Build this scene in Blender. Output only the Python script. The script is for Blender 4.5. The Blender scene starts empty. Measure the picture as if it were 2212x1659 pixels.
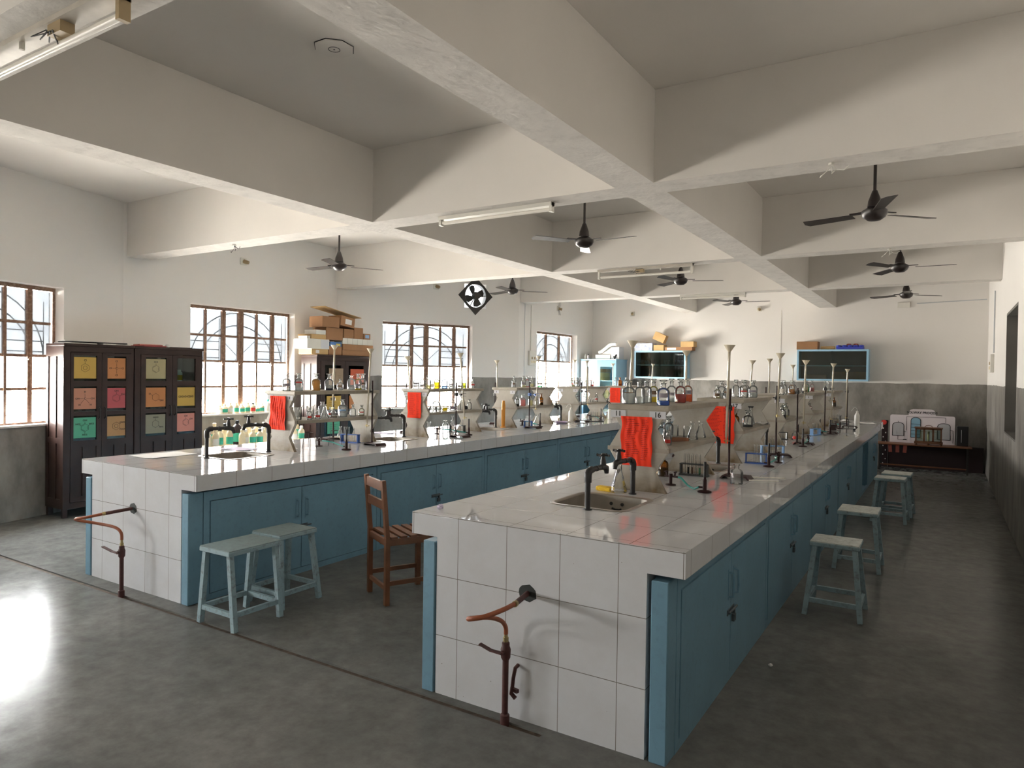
import bpy, math, random
from math import sin, cos, pi, radians
from mathutils import Vector, Matrix
import numpy as np
random.seed(7)
S = bpy.context.scene
COL = S.collection
# ------------------------------------------------------------------ camera
F_PX, YAW, PITCH, ROLL, CAM_H = 1495.55, 31.974, -0.775, 0.8515, 1.6138
_y, _p, _r = map(radians, (YAW, PITCH, ROLL))
FWD = np.array([-sin(_y)*cos(_p), cos(_y)*cos(_p), sin(_p)])
RT0 = np.array([cos(_y), sin(_y), 0.0]); UP0 = np.cross(RT0, FWD)
RT = cos(_r)*RT0 + sin(_r)*UP0; UP = -sin(_r)*RT0 + cos(_r)*UP0
EYE = np.array([0, 0, CAM_H])
cd = bpy.data.cameras.new('camera'); cam = bpy.data.objects.new('camera', cd); COL.objects.link(cam)
cd.sensor_width = 36.0; cd.lens = F_PX/2212*36.0; cd.clip_start = 0.05; cd.clip_end = 200
cam.matrix_world = Matrix([[RT[0], UP[0], -FWD[0], EYE[0]], [RT[1], UP[1], -FWD[1], EYE[1]], [RT[2], UP[2], -FWD[2], EYE[2]], [0, 0, 0, 1]])
S.camera = cam
def on(axis, val, px, py):          # where the sight line of a photo pixel meets the plane axis = val
    d = FWD + RT*(px-1106)/F_PX + UP*(829.5-py)/F_PX
    return EYE + d*(val-EYE[axis])/d[axis]
def atx(v, px, py): return on(0, v, px, py)
def aty(v, px, py): return on(1, v, px, py)
def atz(v, px, py): return on(2, v, px, py)
# ------------------------------------------------------------------ world, exposure
S.view_settings.view_transform = 'Standard'; S.view_settings.look = 'None'
S.view_settings.gamma = 1.0; S.view_settings.use_curve_mapping = False
S.view_settings.exposure = 0.75
SKY = 72.0
w = bpy.data.worlds.new('daylight'); S.world = w; w.use_nodes = True
nt = w.node_tree; nt.nodes.clear()
tc = nt.nodes.new('ShaderNodeTexCoord'); sx = nt.nodes.new('ShaderNodeSeparateXYZ'); cr = nt.nodes.new('ShaderNodeValToRGB')
mr = nt.nodes.new('ShaderNodeMapRange'); mr.inputs[1].default_value = -1; mr.inputs[2].default_value = 1
bg = nt.nodes.new('ShaderNodeBackground'); wo = nt.nodes.new('ShaderNodeOutputWorld')
e = cr.color_ramp.elements
e[0].position = 0.0; e[0].color = (0.92, 0.87, 0.80, 1)
e[1].position = 1.0; e[1].color = (0.72, 0.80, 0.92, 1)
for p_, c_ in ((0.47, (1.0, 0.94, 0.85, 1)), (0.51, (1.0, 0.97, 0.93, 1)), (0.62, (0.92, 0.95, 0.97, 1))):
    n_ = e.new(p_); n_.color = c_
nt.links.new(tc.outputs['Generated'], sx.inputs[0]); nt.links.new(sx.outputs[2], mr.inputs[0]); nt.links.new(mr.outputs[0], cr.inputs[0])
nt.links.new(cr.outputs[0], bg.inputs[0]); bg.inputs[1].default_value = SKY; nt.links.new(bg.outputs[0], wo.inputs[0])
# plan of the left wall: corner points of its faces, and window openings (s0, s1, z0, z1) along each face
P0, P1, P2, P3, P4, P5 = (-7.80, -6.2), (-7.80, 1.6), (-8.60, 4.7), (-8.60, 8.25), (-6.95, 11.35), (-6.95, 14.634)
ZC, ZB, YB, XR, WZ, YF = 3.666, 3.0015, 14.634, 0.635, 1.558, -6.2
WINS = {1: (P1, P2, (0.75, 2.41)), 2: (P2, P3, (0.90, 2.66)), 3: (P3, P4, (0.79, 2.52)), 4: (P4, P5, (0.70, 2.50)), 5: (P0, P1, (5.30, 7.05)), 6: (P0, P1, (2.55, 4.30))}  # window six is out of view, added to brighten the bench ends
SILL, LINTEL = 0.98, 2.51
def seg(a, b):
    d = Vector((b[0]-a[0], b[1]-a[1], 0)); L = d.length; d.normalize()
    return Vector((a[0], a[1], 0)), d, Vector((d.y, -d.x, 0)), L      # origin, along, inward normal (towards the room), length
for k, (a, b, (s0, s1)) in WINS.items():      # light portals in the window openings: sampling aids for the sky, they emit nothing
    o, d, n, L = seg(a, b)
    ld = bpy.data.lights.new('window_portal', 'AREA'); ld.shape = 'RECTANGLE'; ld.size = s1-s0; ld.size_y = LINTEL-SILL
    ld.cycles.is_portal = True
    lo = bpy.data.objects.new('window_portal', ld); COL.objects.link(lo)
    c = o + d*(s0+s1)/2 - n*0.24; z = (SILL+LINTEL)/2
    lo.matrix_world = Matrix([[d.x, 0, -n.x, c.x], [d.y, 0, -n.y, c.y], [0, 1, 0, z], [0, 0, 0, 1]])
# ------------------------------------------------------------------ materials
M = {}
def mat(name, col, rough=0.6, metal=0.0, var=0.0, vscale=6.0, bump=0.0, bscale=60.0, spec=0.5, dark=None, dscale=3.0, damt=0.0, coat=0.0):
    m = bpy.data.materials.new(name); m.use_nodes = True; t = m.node_tree; b = t.nodes['Principled BSDF']
    b.inputs['Roughness'].default_value = rough; b.inputs['Metallic'].default_value = metal
    b.inputs['Specular IOR Level'].default_value = spec; b.inputs['Base Color'].default_value = (*col, 1)
    if coat: b.inputs['Coat Weight'].default_value = coat; b.inputs['Coat Roughness'].default_value = 0.1
    geo = t.nodes.new('ShaderNodeTexCoord'); last = None
    if var:
        n = t.nodes.new('ShaderNodeTexNoise'); n.inputs['Scale'].default_value = vscale; n.inputs['Detail'].default_value = 6
        t.links.new(geo.outputs['Object'], n.inputs['Vector'])
        r = t.nodes.new('ShaderNodeValToRGB')
        r.color_ramp.elements[0].position = 0.3; r.color_ramp.elements[1].position = 0.7
        r.color_ramp.elements[0].color = (*[max(0, c*(1-var)) for c in col], 1); r.color_ramp.elements[1].color = (*[min(1, c*(1+var)) for c in col], 1)
        t.links.new(n.outputs[0], r.inputs[0]); last = r.outputs[0]
    if dark:
        n = t.nodes.new('ShaderNodeTexNoise'); n.inputs['Scale'].default_value = dscale; n.inputs['Detail'].default_value = 8; n.inputs['Roughness'].default_value = 0.65
        t.links.new(geo.outputs['Object'], n.inputs['Vector'])
        r = t.nodes.new('ShaderNodeValToRGB'); r.color_ramp.elements[0].position = 0.52; r.color_ramp.elements[1].position = 0.72
        r.color_ramp.elements[0].color = (0, 0, 0, 1); r.color_ramp.elements[1].color = (damt, damt, damt, 1)
        t.links.new(n.outputs[0], r.inputs[0])
        mx = t.nodes.new('ShaderNodeMixRGB'); t.links.new(r.outputs[0], mx.inputs[0])
        if last: t.links.new(last, mx.inputs[1])
        else: mx.inputs[1].default_value = (*col, 1)
        mx.inputs[2].default_value = (*dark, 1); last = mx.outputs[0]
    if last: t.links.new(last, b.inputs['Base Color'])
    if bump:
        n = t.nodes.new('ShaderNodeTexNoise'); n.inputs['Scale'].default_value = bscale; n.inputs['Detail'].default_value = 4
        t.links.new(geo.outputs['Object'], n.inputs['Vector'])
        bp = t.nodes.new('ShaderNodeBump'); bp.inputs['Strength'].default_value = bump; bp.inputs['Distance'].default_value = 0.01
        t.links.new(n.outputs[0], bp.inputs['Height']); t.links.new(bp.outputs[0], b.inputs['Normal'])
    M[name] = m; return m
mat('plaster', (0.755, 0.725, 0.685), 0.9, var=0.03, vscale=1.5, bump=0.06, bscale=120, spec=0.2)
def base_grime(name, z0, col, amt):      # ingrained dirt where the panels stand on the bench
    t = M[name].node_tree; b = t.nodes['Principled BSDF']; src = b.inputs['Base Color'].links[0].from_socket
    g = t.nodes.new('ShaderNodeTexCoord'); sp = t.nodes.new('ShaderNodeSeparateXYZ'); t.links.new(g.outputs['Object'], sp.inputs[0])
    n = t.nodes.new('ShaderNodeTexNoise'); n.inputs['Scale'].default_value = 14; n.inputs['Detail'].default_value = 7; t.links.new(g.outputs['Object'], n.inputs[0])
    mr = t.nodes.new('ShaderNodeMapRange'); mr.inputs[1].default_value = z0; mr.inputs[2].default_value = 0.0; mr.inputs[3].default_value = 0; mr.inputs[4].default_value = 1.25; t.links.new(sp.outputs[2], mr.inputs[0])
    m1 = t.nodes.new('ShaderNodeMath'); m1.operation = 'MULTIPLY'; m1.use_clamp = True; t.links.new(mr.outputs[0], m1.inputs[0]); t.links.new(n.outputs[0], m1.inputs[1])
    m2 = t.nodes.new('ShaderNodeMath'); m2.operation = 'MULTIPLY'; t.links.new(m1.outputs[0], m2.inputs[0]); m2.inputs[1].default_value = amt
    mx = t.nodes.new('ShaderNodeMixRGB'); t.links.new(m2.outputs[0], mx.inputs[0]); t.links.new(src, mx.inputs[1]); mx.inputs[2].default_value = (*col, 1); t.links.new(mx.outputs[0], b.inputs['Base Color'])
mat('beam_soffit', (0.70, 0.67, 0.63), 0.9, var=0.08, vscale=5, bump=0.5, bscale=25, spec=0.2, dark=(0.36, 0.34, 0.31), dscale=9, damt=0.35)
mat('concrete', (0.37, 0.345, 0.30), 0.6, var=0.12, vscale=5, bump=0.1, bscale=60, dark=(0.22, 0.17, 0.10), dscale=3.5, damt=0.4)
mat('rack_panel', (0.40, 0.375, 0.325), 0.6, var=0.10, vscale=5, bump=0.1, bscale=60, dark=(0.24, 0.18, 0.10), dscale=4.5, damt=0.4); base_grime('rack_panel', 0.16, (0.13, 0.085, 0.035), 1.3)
mat('marble_shelf', (0.33, 0.295, 0.24), 0.4, var=0.14, vscale=7, dark=(0.15, 0.11, 0.07), dscale=6, damt=0.6)
mat('blue_paint', (0.165, 0.310, 0.410), 0.4, var=0.06, vscale=4, dark=(0.11, 0.18, 0.23), dscale=25, damt=0.35)
mat('sky_blue_paint', (0.32, 0.55, 0.72), 0.4, var=0.03)
mat('stool_paint', (0.28, 0.39, 0.43), 0.5, var=0.1, vscale=12, dark=(0.12, 0.11, 0.10), dscale=30, damt=0.8)
mat('stool_top_worn', (0.58, 0.61, 0.58), 0.55, var=0.2, vscale=18, dark=(0.18, 0.17, 0.15), dscale=26, damt=0.8)
mat('stool_top', (0.20, 0.27, 0.28), 0.55, var=0.1, vscale=18, dark=(0.13, 0.13, 0.12), dscale=26, damt=0.5)
mat('dark_wood', (0.034, 0.019, 0.016), 0.32, var=0.25, vscale=5, spec=0.3)
mat('brown_wood', (0.185, 0.072, 0.030), 0.45, var=0.2, vscale=9)
mat('balance_wood', (0.13, 0.055, 0.025), 0.4, var=0.2, vscale=12)
mat('iron', (0.030, 0.026, 0.024), 0.5, metal=0.3, var=0.2, vscale=40)
mat('hasp', (0.075, 0.095, 0.105), 0.5, var=0.3, vscale=40)
mat('recess_shade_grey', (0.17, 0.16, 0.145), 0.85, var=0.1, vscale=4)  # unlit plaster of the recess: its shade is put into this grey
mat('black_iron', (0.018, 0.017, 0.018), 0.4, var=0.2, vscale=30)
mat('rust_pipe', (0.075, 0.025, 0.022), 0.55, var=0.25, vscale=30)
mat('stand_paint', (0.028, 0.010, 0.010), 0.55, spec=0.25, var=0.15, vscale=20)
mat('rubber_hose', (0.30, 0.085, 0.035), 0.5, var=0.1, vscale=20)
mat('brass', (0.45, 0.36, 0.18), 0.35, metal=0.8)
mat('green_hose', (0.02, 0.22, 0.19), 0.35)
mat('fan_brown', (0.020, 0.014, 0.013), 0.35, var=0.15)
mat('window_steel', (0.20, 0.115, 0.075), 0.7, var=0.25, vscale=30, dark=(0.35, 0.30, 0.25), dscale=30, damt=0.7)
mat('grille_iron', (0.10, 0.09, 0.085), 0.7)
mat('cardboard', (0.30, 0.155, 0.072), 0.85, var=0.06, vscale=6)
mat('tan_card', (0.52, 0.34, 0.15), 0.85, var=0.05)
mat('white_card', (0.72, 0.70, 0.63), 0.8, var=0.03)
mat('blue_card', (0.05, 0.14, 0.34), 0.6)
mat('printed_carton', (0.62, 0.66, 0.75), 0.6, var=0.3, vscale=18, dark=(0.10, 0.15, 0.42), dscale=9, damt=1.0)
mat('yellow_card', (0.70, 0.55, 0.12), 0.6)
mat('paper_red', (0.90, 0.055, 0.022), 0.8, spec=0.2)
mat('ink', (0.02, 0.018, 0.018), 0.8)
mat('dark_red_ink', (0.42, 0.014, 0.008), 0.8)
mat('paper_white', (0.80, 0.79, 0.77), 0.8)
mat('paper_lilac', (0.62, 0.56, 0.72), 0.8)
mat('grey_card', (0.60, 0.61, 0.64), 0.8)
for nm, c in (('yellow', (0.50, 0.33, 0.09)), ('orange', (0.46, 0.20, 0.085)), ('pink', (0.42, 0.10, 0.11)), ('salmon', (0.46, 0.22, 0.15)), ('green', (0.10, 0.36, 0.24)), ('tan', (0.40, 0.24, 0.12)), ('olive', (0.36, 0.31, 0.18)), ('grey', (0.24, 0.235, 0.18)), ('rose', (0.56, 0.24, 0.20)), ('brown', (0.30, 0.22, 0.15)), ('brick', (0.50, 0.11, 0.06))):
    mat('sheet_'+nm, c, 0.8, spec=0.2, var=0.03, vscale=3)
mat('steel', (0.25, 0.225, 0.19), 0.4, metal=0.3, var=0.15, vscale=8)
mat('drain_black', (0.01, 0.01, 0.01), 0.6)
mat('white_plastic', (0.78, 0.77, 0.72), 0.4)
mat('cream_plastic', (0.74, 0.63, 0.42), 0.45)
mat('grey_plastic', (0.50, 0.52, 0.55), 0.45)
mat('black_plastic', (0.012, 0.012, 0.014), 0.35)
mat('funnel_plastic', (0.72, 0.65, 0.50), 0.5)
mat('label_white', (0.75, 0.73, 0.68), 0.7)
mat('label_red', (0.55, 0.035, 0.025), 0.6)
mat('label_grey', (0.26, 0.24, 0.28), 0.7)
mat('label_brown', (0.16, 0.10, 0.06), 0.7)
mat('label_green', (0.04, 0.42, 0.28), 0.6)
mat('label_blue', (0.25, 0.42, 0.66), 0.6)
mat('sponge', (0.75, 0.48, 0.03), 0.9, bump=0.6, bscale=150)
mat('rack_blue', (0.03, 0.10, 0.36), 0.4)
mat('rack_light_blue', (0.14, 0.32, 0.62), 0.4)
mat('rack_black', (0.025, 0.03, 0.03), 0.45)
mat('amber_plastic', (0.62, 0.26, 0.03), 0.35)
mat('tray_blue', (0.03, 0.05, 0.42), 0.4)
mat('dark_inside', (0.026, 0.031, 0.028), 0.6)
mat('terracotta', (0.28, 0.07, 0.05), 0.8)
mat('lilac_plastic', (0.50, 0.42, 0.62), 0.5)
mat('tube_white', (0.84, 0.81, 0.74), 0.3)
mat('fitting_paint', (0.50, 0.46, 0.40), 0.5, var=0.12, vscale=10)
mat('bakelite', (0.36, 0.27, 0.15), 0.5)
mat('wire', (0.03, 0.03, 0.03), 0.6)
mat('panel_white', (0.70, 0.68, 0.62), 0.5)
mat('chart_white', (0.66, 0.60, 0.62), 0.6)
mat('chart_blue', (0.22, 0.40, 0.52), 0.6)
mat('chart_grey', (0.42, 0.42, 0.44), 0.6)
mat('maroon', (0.020, 0.007, 0.008), 0.45)
mat('channel_dirt', (0.085, 0.060, 0.042), 0.9, var=0.4, vscale=25, bump=0.6, bscale=50)
mat('petal_pink', (0.60, 0.10, 0.30), 0.7); mat('petal_yellow', (0.75, 0.55, 0.1), 0.7); mat('leaf', (0.12, 0.30, 0.06), 0.7)

def nodes(name):
    m = bpy.data.materials.new(name); m.use_nodes = True; t = m.node_tree; t.nodes.clear()
    M[name] = m; return m, t, t.nodes.new('ShaderNodeOutputMaterial')
def glass(name, tint=(0.96, 0.97, 0.96), edge=(0.78, 0.80, 0.79), gloss=0.9, body=0.0, bodycol=(0.8, 0.85, 0.85)):
    # thin-walled glass: clear where it is crossed squarely, darker where the sight line runs along the wall, Fresnel reflection
    m, t, out = nodes(name)
    lw = t.nodes.new('ShaderNodeLayerWeight'); lw.inputs[0].default_value = 0.5
    cr = t.nodes.new('ShaderNodeValToRGB'); cr.color_ramp.elements[0].position = 0.35; cr.color_ramp.elements[0].color = (*tint, 1)
    cr.color_ramp.elements[1].position = 0.97; cr.color_ramp.elements[1].color = (*edge, 1)
    t.links.new(lw.outputs['Facing'], cr.inputs[0])
    tr = t.nodes.new('ShaderNodeBsdfTransparent'); t.links.new(cr.outputs[0], tr.inputs[0])
    gl = t.nodes.new('ShaderNodeBsdfGlossy'); gl.inputs['Roughness'].default_value = 0.03; gl.inputs[0].default_value = (gloss, gloss, gloss, 1)
    fr = t.nodes.new('ShaderNodeFresnel'); fr.inputs[0].default_value = 1.5
    mx = t.nodes.new('ShaderNodeMixShader'); t.links.new(fr.outputs[0], mx.inputs[0]); t.links.new(gl.outputs[0], mx.inputs[2])
    src = tr.outputs[0]
    if body:
        df = t.nodes.new('ShaderNodeBsdfTranslucent'); df.inputs[0].default_value = (*bodycol, 1)
        d2 = t.nodes.new('ShaderNodeBsdfDiffuse'); d2.inputs[0].default_value = (*bodycol, 1)
        m3 = t.nodes.new('ShaderNodeMixShader'); m3.inputs[0].default_value = 0.5; t.links.new(df.outputs[0], m3.inputs[1]); t.links.new(d2.outputs[0], m3.inputs[2])
        m2 = t.nodes.new('ShaderNodeMixShader'); m2.inputs[0].default_value = body
        t.links.new(src, m2.inputs[1]); t.links.new(m3.outputs[0], m2.inputs[2]); src = m2.outputs[0]
    t.links.new(src, mx.inputs[1]); t.links.new(mx.outputs[0], out.inputs[0])
glass('clear_glass', body=0.07, bodycol=(0.88, 0.9, 0.9))
glass('stopper_glass', (0.90, 0.92, 0.91), (0.55, 0.58, 0.57), body=0.14, bodycol=(0.9, 0.92, 0.92))
glass('amber_glass', (0.75, 0.42, 0.10), (0.25, 0.10, 0.02), body=0.12, bodycol=(0.5, 0.25, 0.05))
glass('brown_glass', (0.25, 0.08, 0.03), (0.05, 0.02, 0.01))
glass('cabinet_glass', (0.62, 0.70, 0.66), (0.4, 0.46, 0.44))
glass('burette_glass', (0.90, 0.88, 0.82), (0.60, 0.57, 0.50), body=0.5, bodycol=(0.86, 0.80, 0.67))
for nm, c in (('water', (0.80, 0.83, 0.83)), ('yellow', (0.86, 0.72, 0.02)), ('blue', (0.02, 0.22, 0.85)), ('navy', (0.01, 0.012, 0.05)), ('orange', (0.90, 0.20, 0.01)), ('black', (0.008, 0.006, 0.008)), ('amber', (0.55, 0.24, 0.02)), ('ochre', (0.62, 0.38, 0.07)), ('lime', (0.62, 0.66, 0.08)), ('green', (0.08, 0.42, 0.18)), ('red', (0.70, 0.05, 0.03)), ('pink', (0.75, 0.40, 0.38)), ('brown', (0.16, 0.06, 0.02)), ('paleblue', (0.35, 0.50, 0.75)), ('pale', (0.75, 0.70, 0.45))):
    glass('liq_'+nm, c, tuple(x*0.5 for x in c), 0.6, body=0.65 if nm not in ('water',) else 0.30, bodycol=c)
def pane(name, trans, tc_, frost, fc, noise):
    m, t, out = nodes(name)
    tr = t.nodes.new('ShaderNodeBsdfTransparent'); tr.inputs[0].default_value = (*tc_, 1)
    tl = t.nodes.new('ShaderNodeBsdfTranslucent'); tl.inputs[0].default_value = (*fc, 1)
    tcn = t.nodes.new('ShaderNodeTexCoord'); n = t.nodes.new('ShaderNodeTexNoise'); n.inputs['Scale'].default_value = 3.5; n.inputs['Detail'].default_value = 7
    t.links.new(tcn.outputs['Object'], n.inputs[0])
    mr = t.nodes.new('ShaderNodeMapRange'); mr.inputs[1].default_value = 0.3; mr.inputs[2].default_value = 0.75; mr.inputs[3].default_value = frost-noise; mr.inputs[4].default_value = min(1, frost+noise)
    t.links.new(n.outputs[0], mr.inputs[0])
    mx = t.nodes.new('ShaderNodeMixShader'); t.links.new(mr.outputs[0], mx.inputs[0]); t.links.new(tr.outputs[0], mx.inputs[1]); t.links.new(tl.outputs[0], mx.inputs[2])
    gl = t.nodes.new('ShaderNodeBsdfGlossy'); gl.inputs['Roughness'].default_value = 0.1; fr = t.nodes.new('ShaderNodeFresnel'); fr.inputs[0].default_value = 1.4
    m2 = t.nodes.new('ShaderNodeMixShader'); t.links.new(fr.outputs[0], m2.inputs[0]); t.links.new(mx.outputs[0], m2.inputs[1]); t.links.new(gl.outputs[0], m2.inputs[2])
    t.links.new(m2.outputs[0], out.inputs[0])
pane('frosted_pane', 0, (0.0098, 0.0108, 0.0118), 0.4, (0.0080, 0.0088, 0.0095), 0.4)
pane('dimming_glass', 0, (0.025, 0.026, 0.028), 0.4, (0.02, 0.021, 0.022), 0.3)  # for the added pane that dims the exhaust fan opening
pane('clear_pane', 0, (0.85, 0.85, 0.84), 0.25, (0.80, 0.77, 0.70), 0.12)

def mth(t, op, a, b=None, c=None):
    n = t.nodes.new('ShaderNodeMath'); n.operation = op
    for i, v in enumerate((a, b, c)):
        if v is None: continue
        if isinstance(v, (int, float)): n.inputs[i].default_value = v
        else: t.links.new(v, n.inputs[i])
    return n.outputs[0]
def tile_mat(name, lines):
    """white glazed tiles; lines = list of (axis, start, pitch): grout wherever the coordinate meets start + k * pitch"""
    m = bpy.data.materials.new(name); m.use_nodes = True; t = m.node_tree; b = t.nodes['Principled BSDF']; M[name] = m
    tcn = t.nodes.new('ShaderNodeTexCoord'); sp = t.nodes.new('ShaderNodeSeparateXYZ'); t.links.new(tcn.outputs['Object'], sp.inputs[0])
    mask = None
    for ax, st, pi_ in lines:
        v = mth(t, 'DIVIDE', mth(t, 'SUBTRACT', sp.outputs[ax], st-200*pi_), pi_)
        f = mth(t, 'ABSOLUTE', mth(t, 'SUBTRACT', mth(t, 'FRACT', mth(t, 'ADD', v, 0.5)), 0.5))
        g = mth(t, 'LESS_THAN', f, 0.0016/pi_)
        mask = g if mask is None else mth(t, 'MAXIMUM', mask, g)
    n = t.nodes.new('ShaderNodeTexNoise'); n.inputs['Scale'].default_value = 5; n.inputs['Detail'].default_value = 8; n.inputs['Roughness'].default_value = 0.7; t.links.new(tcn.outputs['Object'], n.inputs[0])
    r = t.nodes.new('ShaderNodeValToRGB'); r.color_ramp.elements[0].position = 0.35; r.color_ramp.elements[0].color = (0.71, 0.725, 0.755, 1)
    r.color_ramp.elements[1].position = 0.72; r.color_ramp.elements[1].color = (0.655, 0.66, 0.675, 1)
    t.links.new(n.outputs[0], r.inputs[0])
    n3 = t.nodes.new('ShaderNodeTexNoise'); n3.inputs['Scale'].default_value = 60; n3.inputs['Detail'].default_value = 2; t.links.new(tcn.outputs['Object'], n3.inputs[0])
    sp3 = mth(t, 'GREATER_THAN', n3.outputs[0], 0.79)
    mx0 = t.nodes.new('ShaderNodeMixRGB'); t.links.new(sp3, mx0.inputs[0]); t.links.new(r.outputs[0], mx0.inputs[1]); mx0.inputs[2].default_value = (0.35, 0.33, 0.30, 1)
    mx = t.nodes.new('ShaderNodeMixRGB'); t.links.new(mask, mx.inputs[0]); t.links.new(mx0.outputs[0], mx.inputs[1]); mx.inputs[2].default_value = (0.20, 0.19, 0.17, 1)
    t.links.new(mx.outputs[0], b.inputs['Base Color'])
    rr = t.nodes.new('ShaderNodeMapRange'); t.links.new(n.outputs[0], rr.inputs[0]); rr.inputs[1].default_value = 0.35; rr.inputs[2].default_value = 0.75; rr.inputs[3].default_value = 0.012; rr.inputs[4].default_value = 0.05
    t.links.new(rr.outputs[0], b.inputs['Roughness'])
    n2 = t.nodes.new('ShaderNodeTexNoise'); n2.inputs['Scale'].default_value = 2.2; t.links.new(tcn.outputs['Object'], n2.inputs[0])
    h = mth(t, 'SUBTRACT', mth(t, 'MULTIPLY', n2.outputs[0], 0.5), mth(t, 'MULTIPLY', mask, 0.4))
    bp = t.nodes.new('ShaderNodeBump'); bp.inputs['Strength'].default_value = 0.25; bp.inputs['Distance'].default_value = 0.004; t.links.new(h, bp.inputs['Height']); t.links.new(bp.outputs[0], b.inputs['Normal'])
    b.inputs['Specular IOR Level'].default_value = 0.8
def wall_mat():
    m = bpy.data.materials.new('wall_paint'); m.use_nodes = True; t = m.node_tree; b = t.nodes['Principled BSDF']; M['wall_paint'] = m
    g = t.nodes.new('ShaderNodeNewGeometry'); sp = t.nodes.new('ShaderNodeSeparateXYZ'); t.links.new(g.outputs['Position'], sp.inputs[0])
    n = t.nodes.new('ShaderNodeTexNoise'); n.inputs['Scale'].default_value = 3.0; n.inputs['Detail'].default_value = 5; t.links.new(g.outputs['Position'], n.inputs[0])
    edge = mth(t, 'ADD', WZ-0.02, mth(t, 'MULTIPLY', n.outputs[0], 0.04))
    low = mth(t, 'LESS_THAN', sp.outputs[2], edge)
    mp = t.nodes.new('ShaderNodeMapping'); mp.inputs['Scale'].default_value = (2.2, 2.2, 1.1); t.links.new(g.outputs['Position'], mp.inputs[0])
    n2 = t.nodes.new('ShaderNodeTexNoise'); n2.inputs['Scale'].default_value = 1.3; n2.inputs['Detail'].default_value = 9; n2.inputs['Roughness'].default_value = 0.62; t.links.new(mp.outputs[0], n2.inputs[0])
    r = t.nodes.new('ShaderNodeValToRGB'); r.color_ramp.elements[0].position = 0.32; r.color_ramp.elements[0].color = (0.140, 0.130, 0.115, 1)
    r.color_ramp.elements[1].position = 0.70; r.color_ramp.elements[1].color = (0.34, 0.32, 0.29, 1); t.links.new(n2.outputs[0], r.inputs[0])
    n3 = t.nodes.new('ShaderNodeTexNoise'); n3.inputs['Scale'].default_value = 1.0; n3.inputs['Detail'].default_value = 4; t.links.new(g.outputs['Position'], n3.inputs[0])
    r3 = t.nodes.new('ShaderNodeValToRGB'); r3.color_ramp.elements[0].color = (0.745, 0.715, 0.68, 1); r3.color_ramp.elements[1].color = (0.79, 0.765, 0.73, 1); t.links.new(n3.outputs[0], r3.inputs[0])
    mx = t.nodes.new('ShaderNodeMixRGB'); t.links.new(low, mx.inputs[0]); t.links.new(r3.outputs[0], mx.inputs[1]); t.links.new(r.outputs[0], mx.inputs[2]); t.links.new(mx.outputs[0], b.inputs['Base Color'])
    ro = mth(t, 'SUBTRACT', 0.92, mth(t, 'MULTIPLY', low, 0.45)); t.links.new(ro, b.inputs['Roughness']); b.inputs['Specular IOR Level'].default_value = 0.3
    h = mth(t, 'ADD', mth(t, 'MULTIPLY', n2.outputs[0], 0.6), mth(t, 'MULTIPLY', low, 0.8))
    bp = t.nodes.new('ShaderNodeBump'); bp.inputs['Strength'].default_value = 0.3; bp.inputs['Distance'].default_value = 0.01; t.links.new(h, bp.inputs['Height']); t.links.new(bp.outputs[0], b.inputs['Normal'])
wall_mat()
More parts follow.
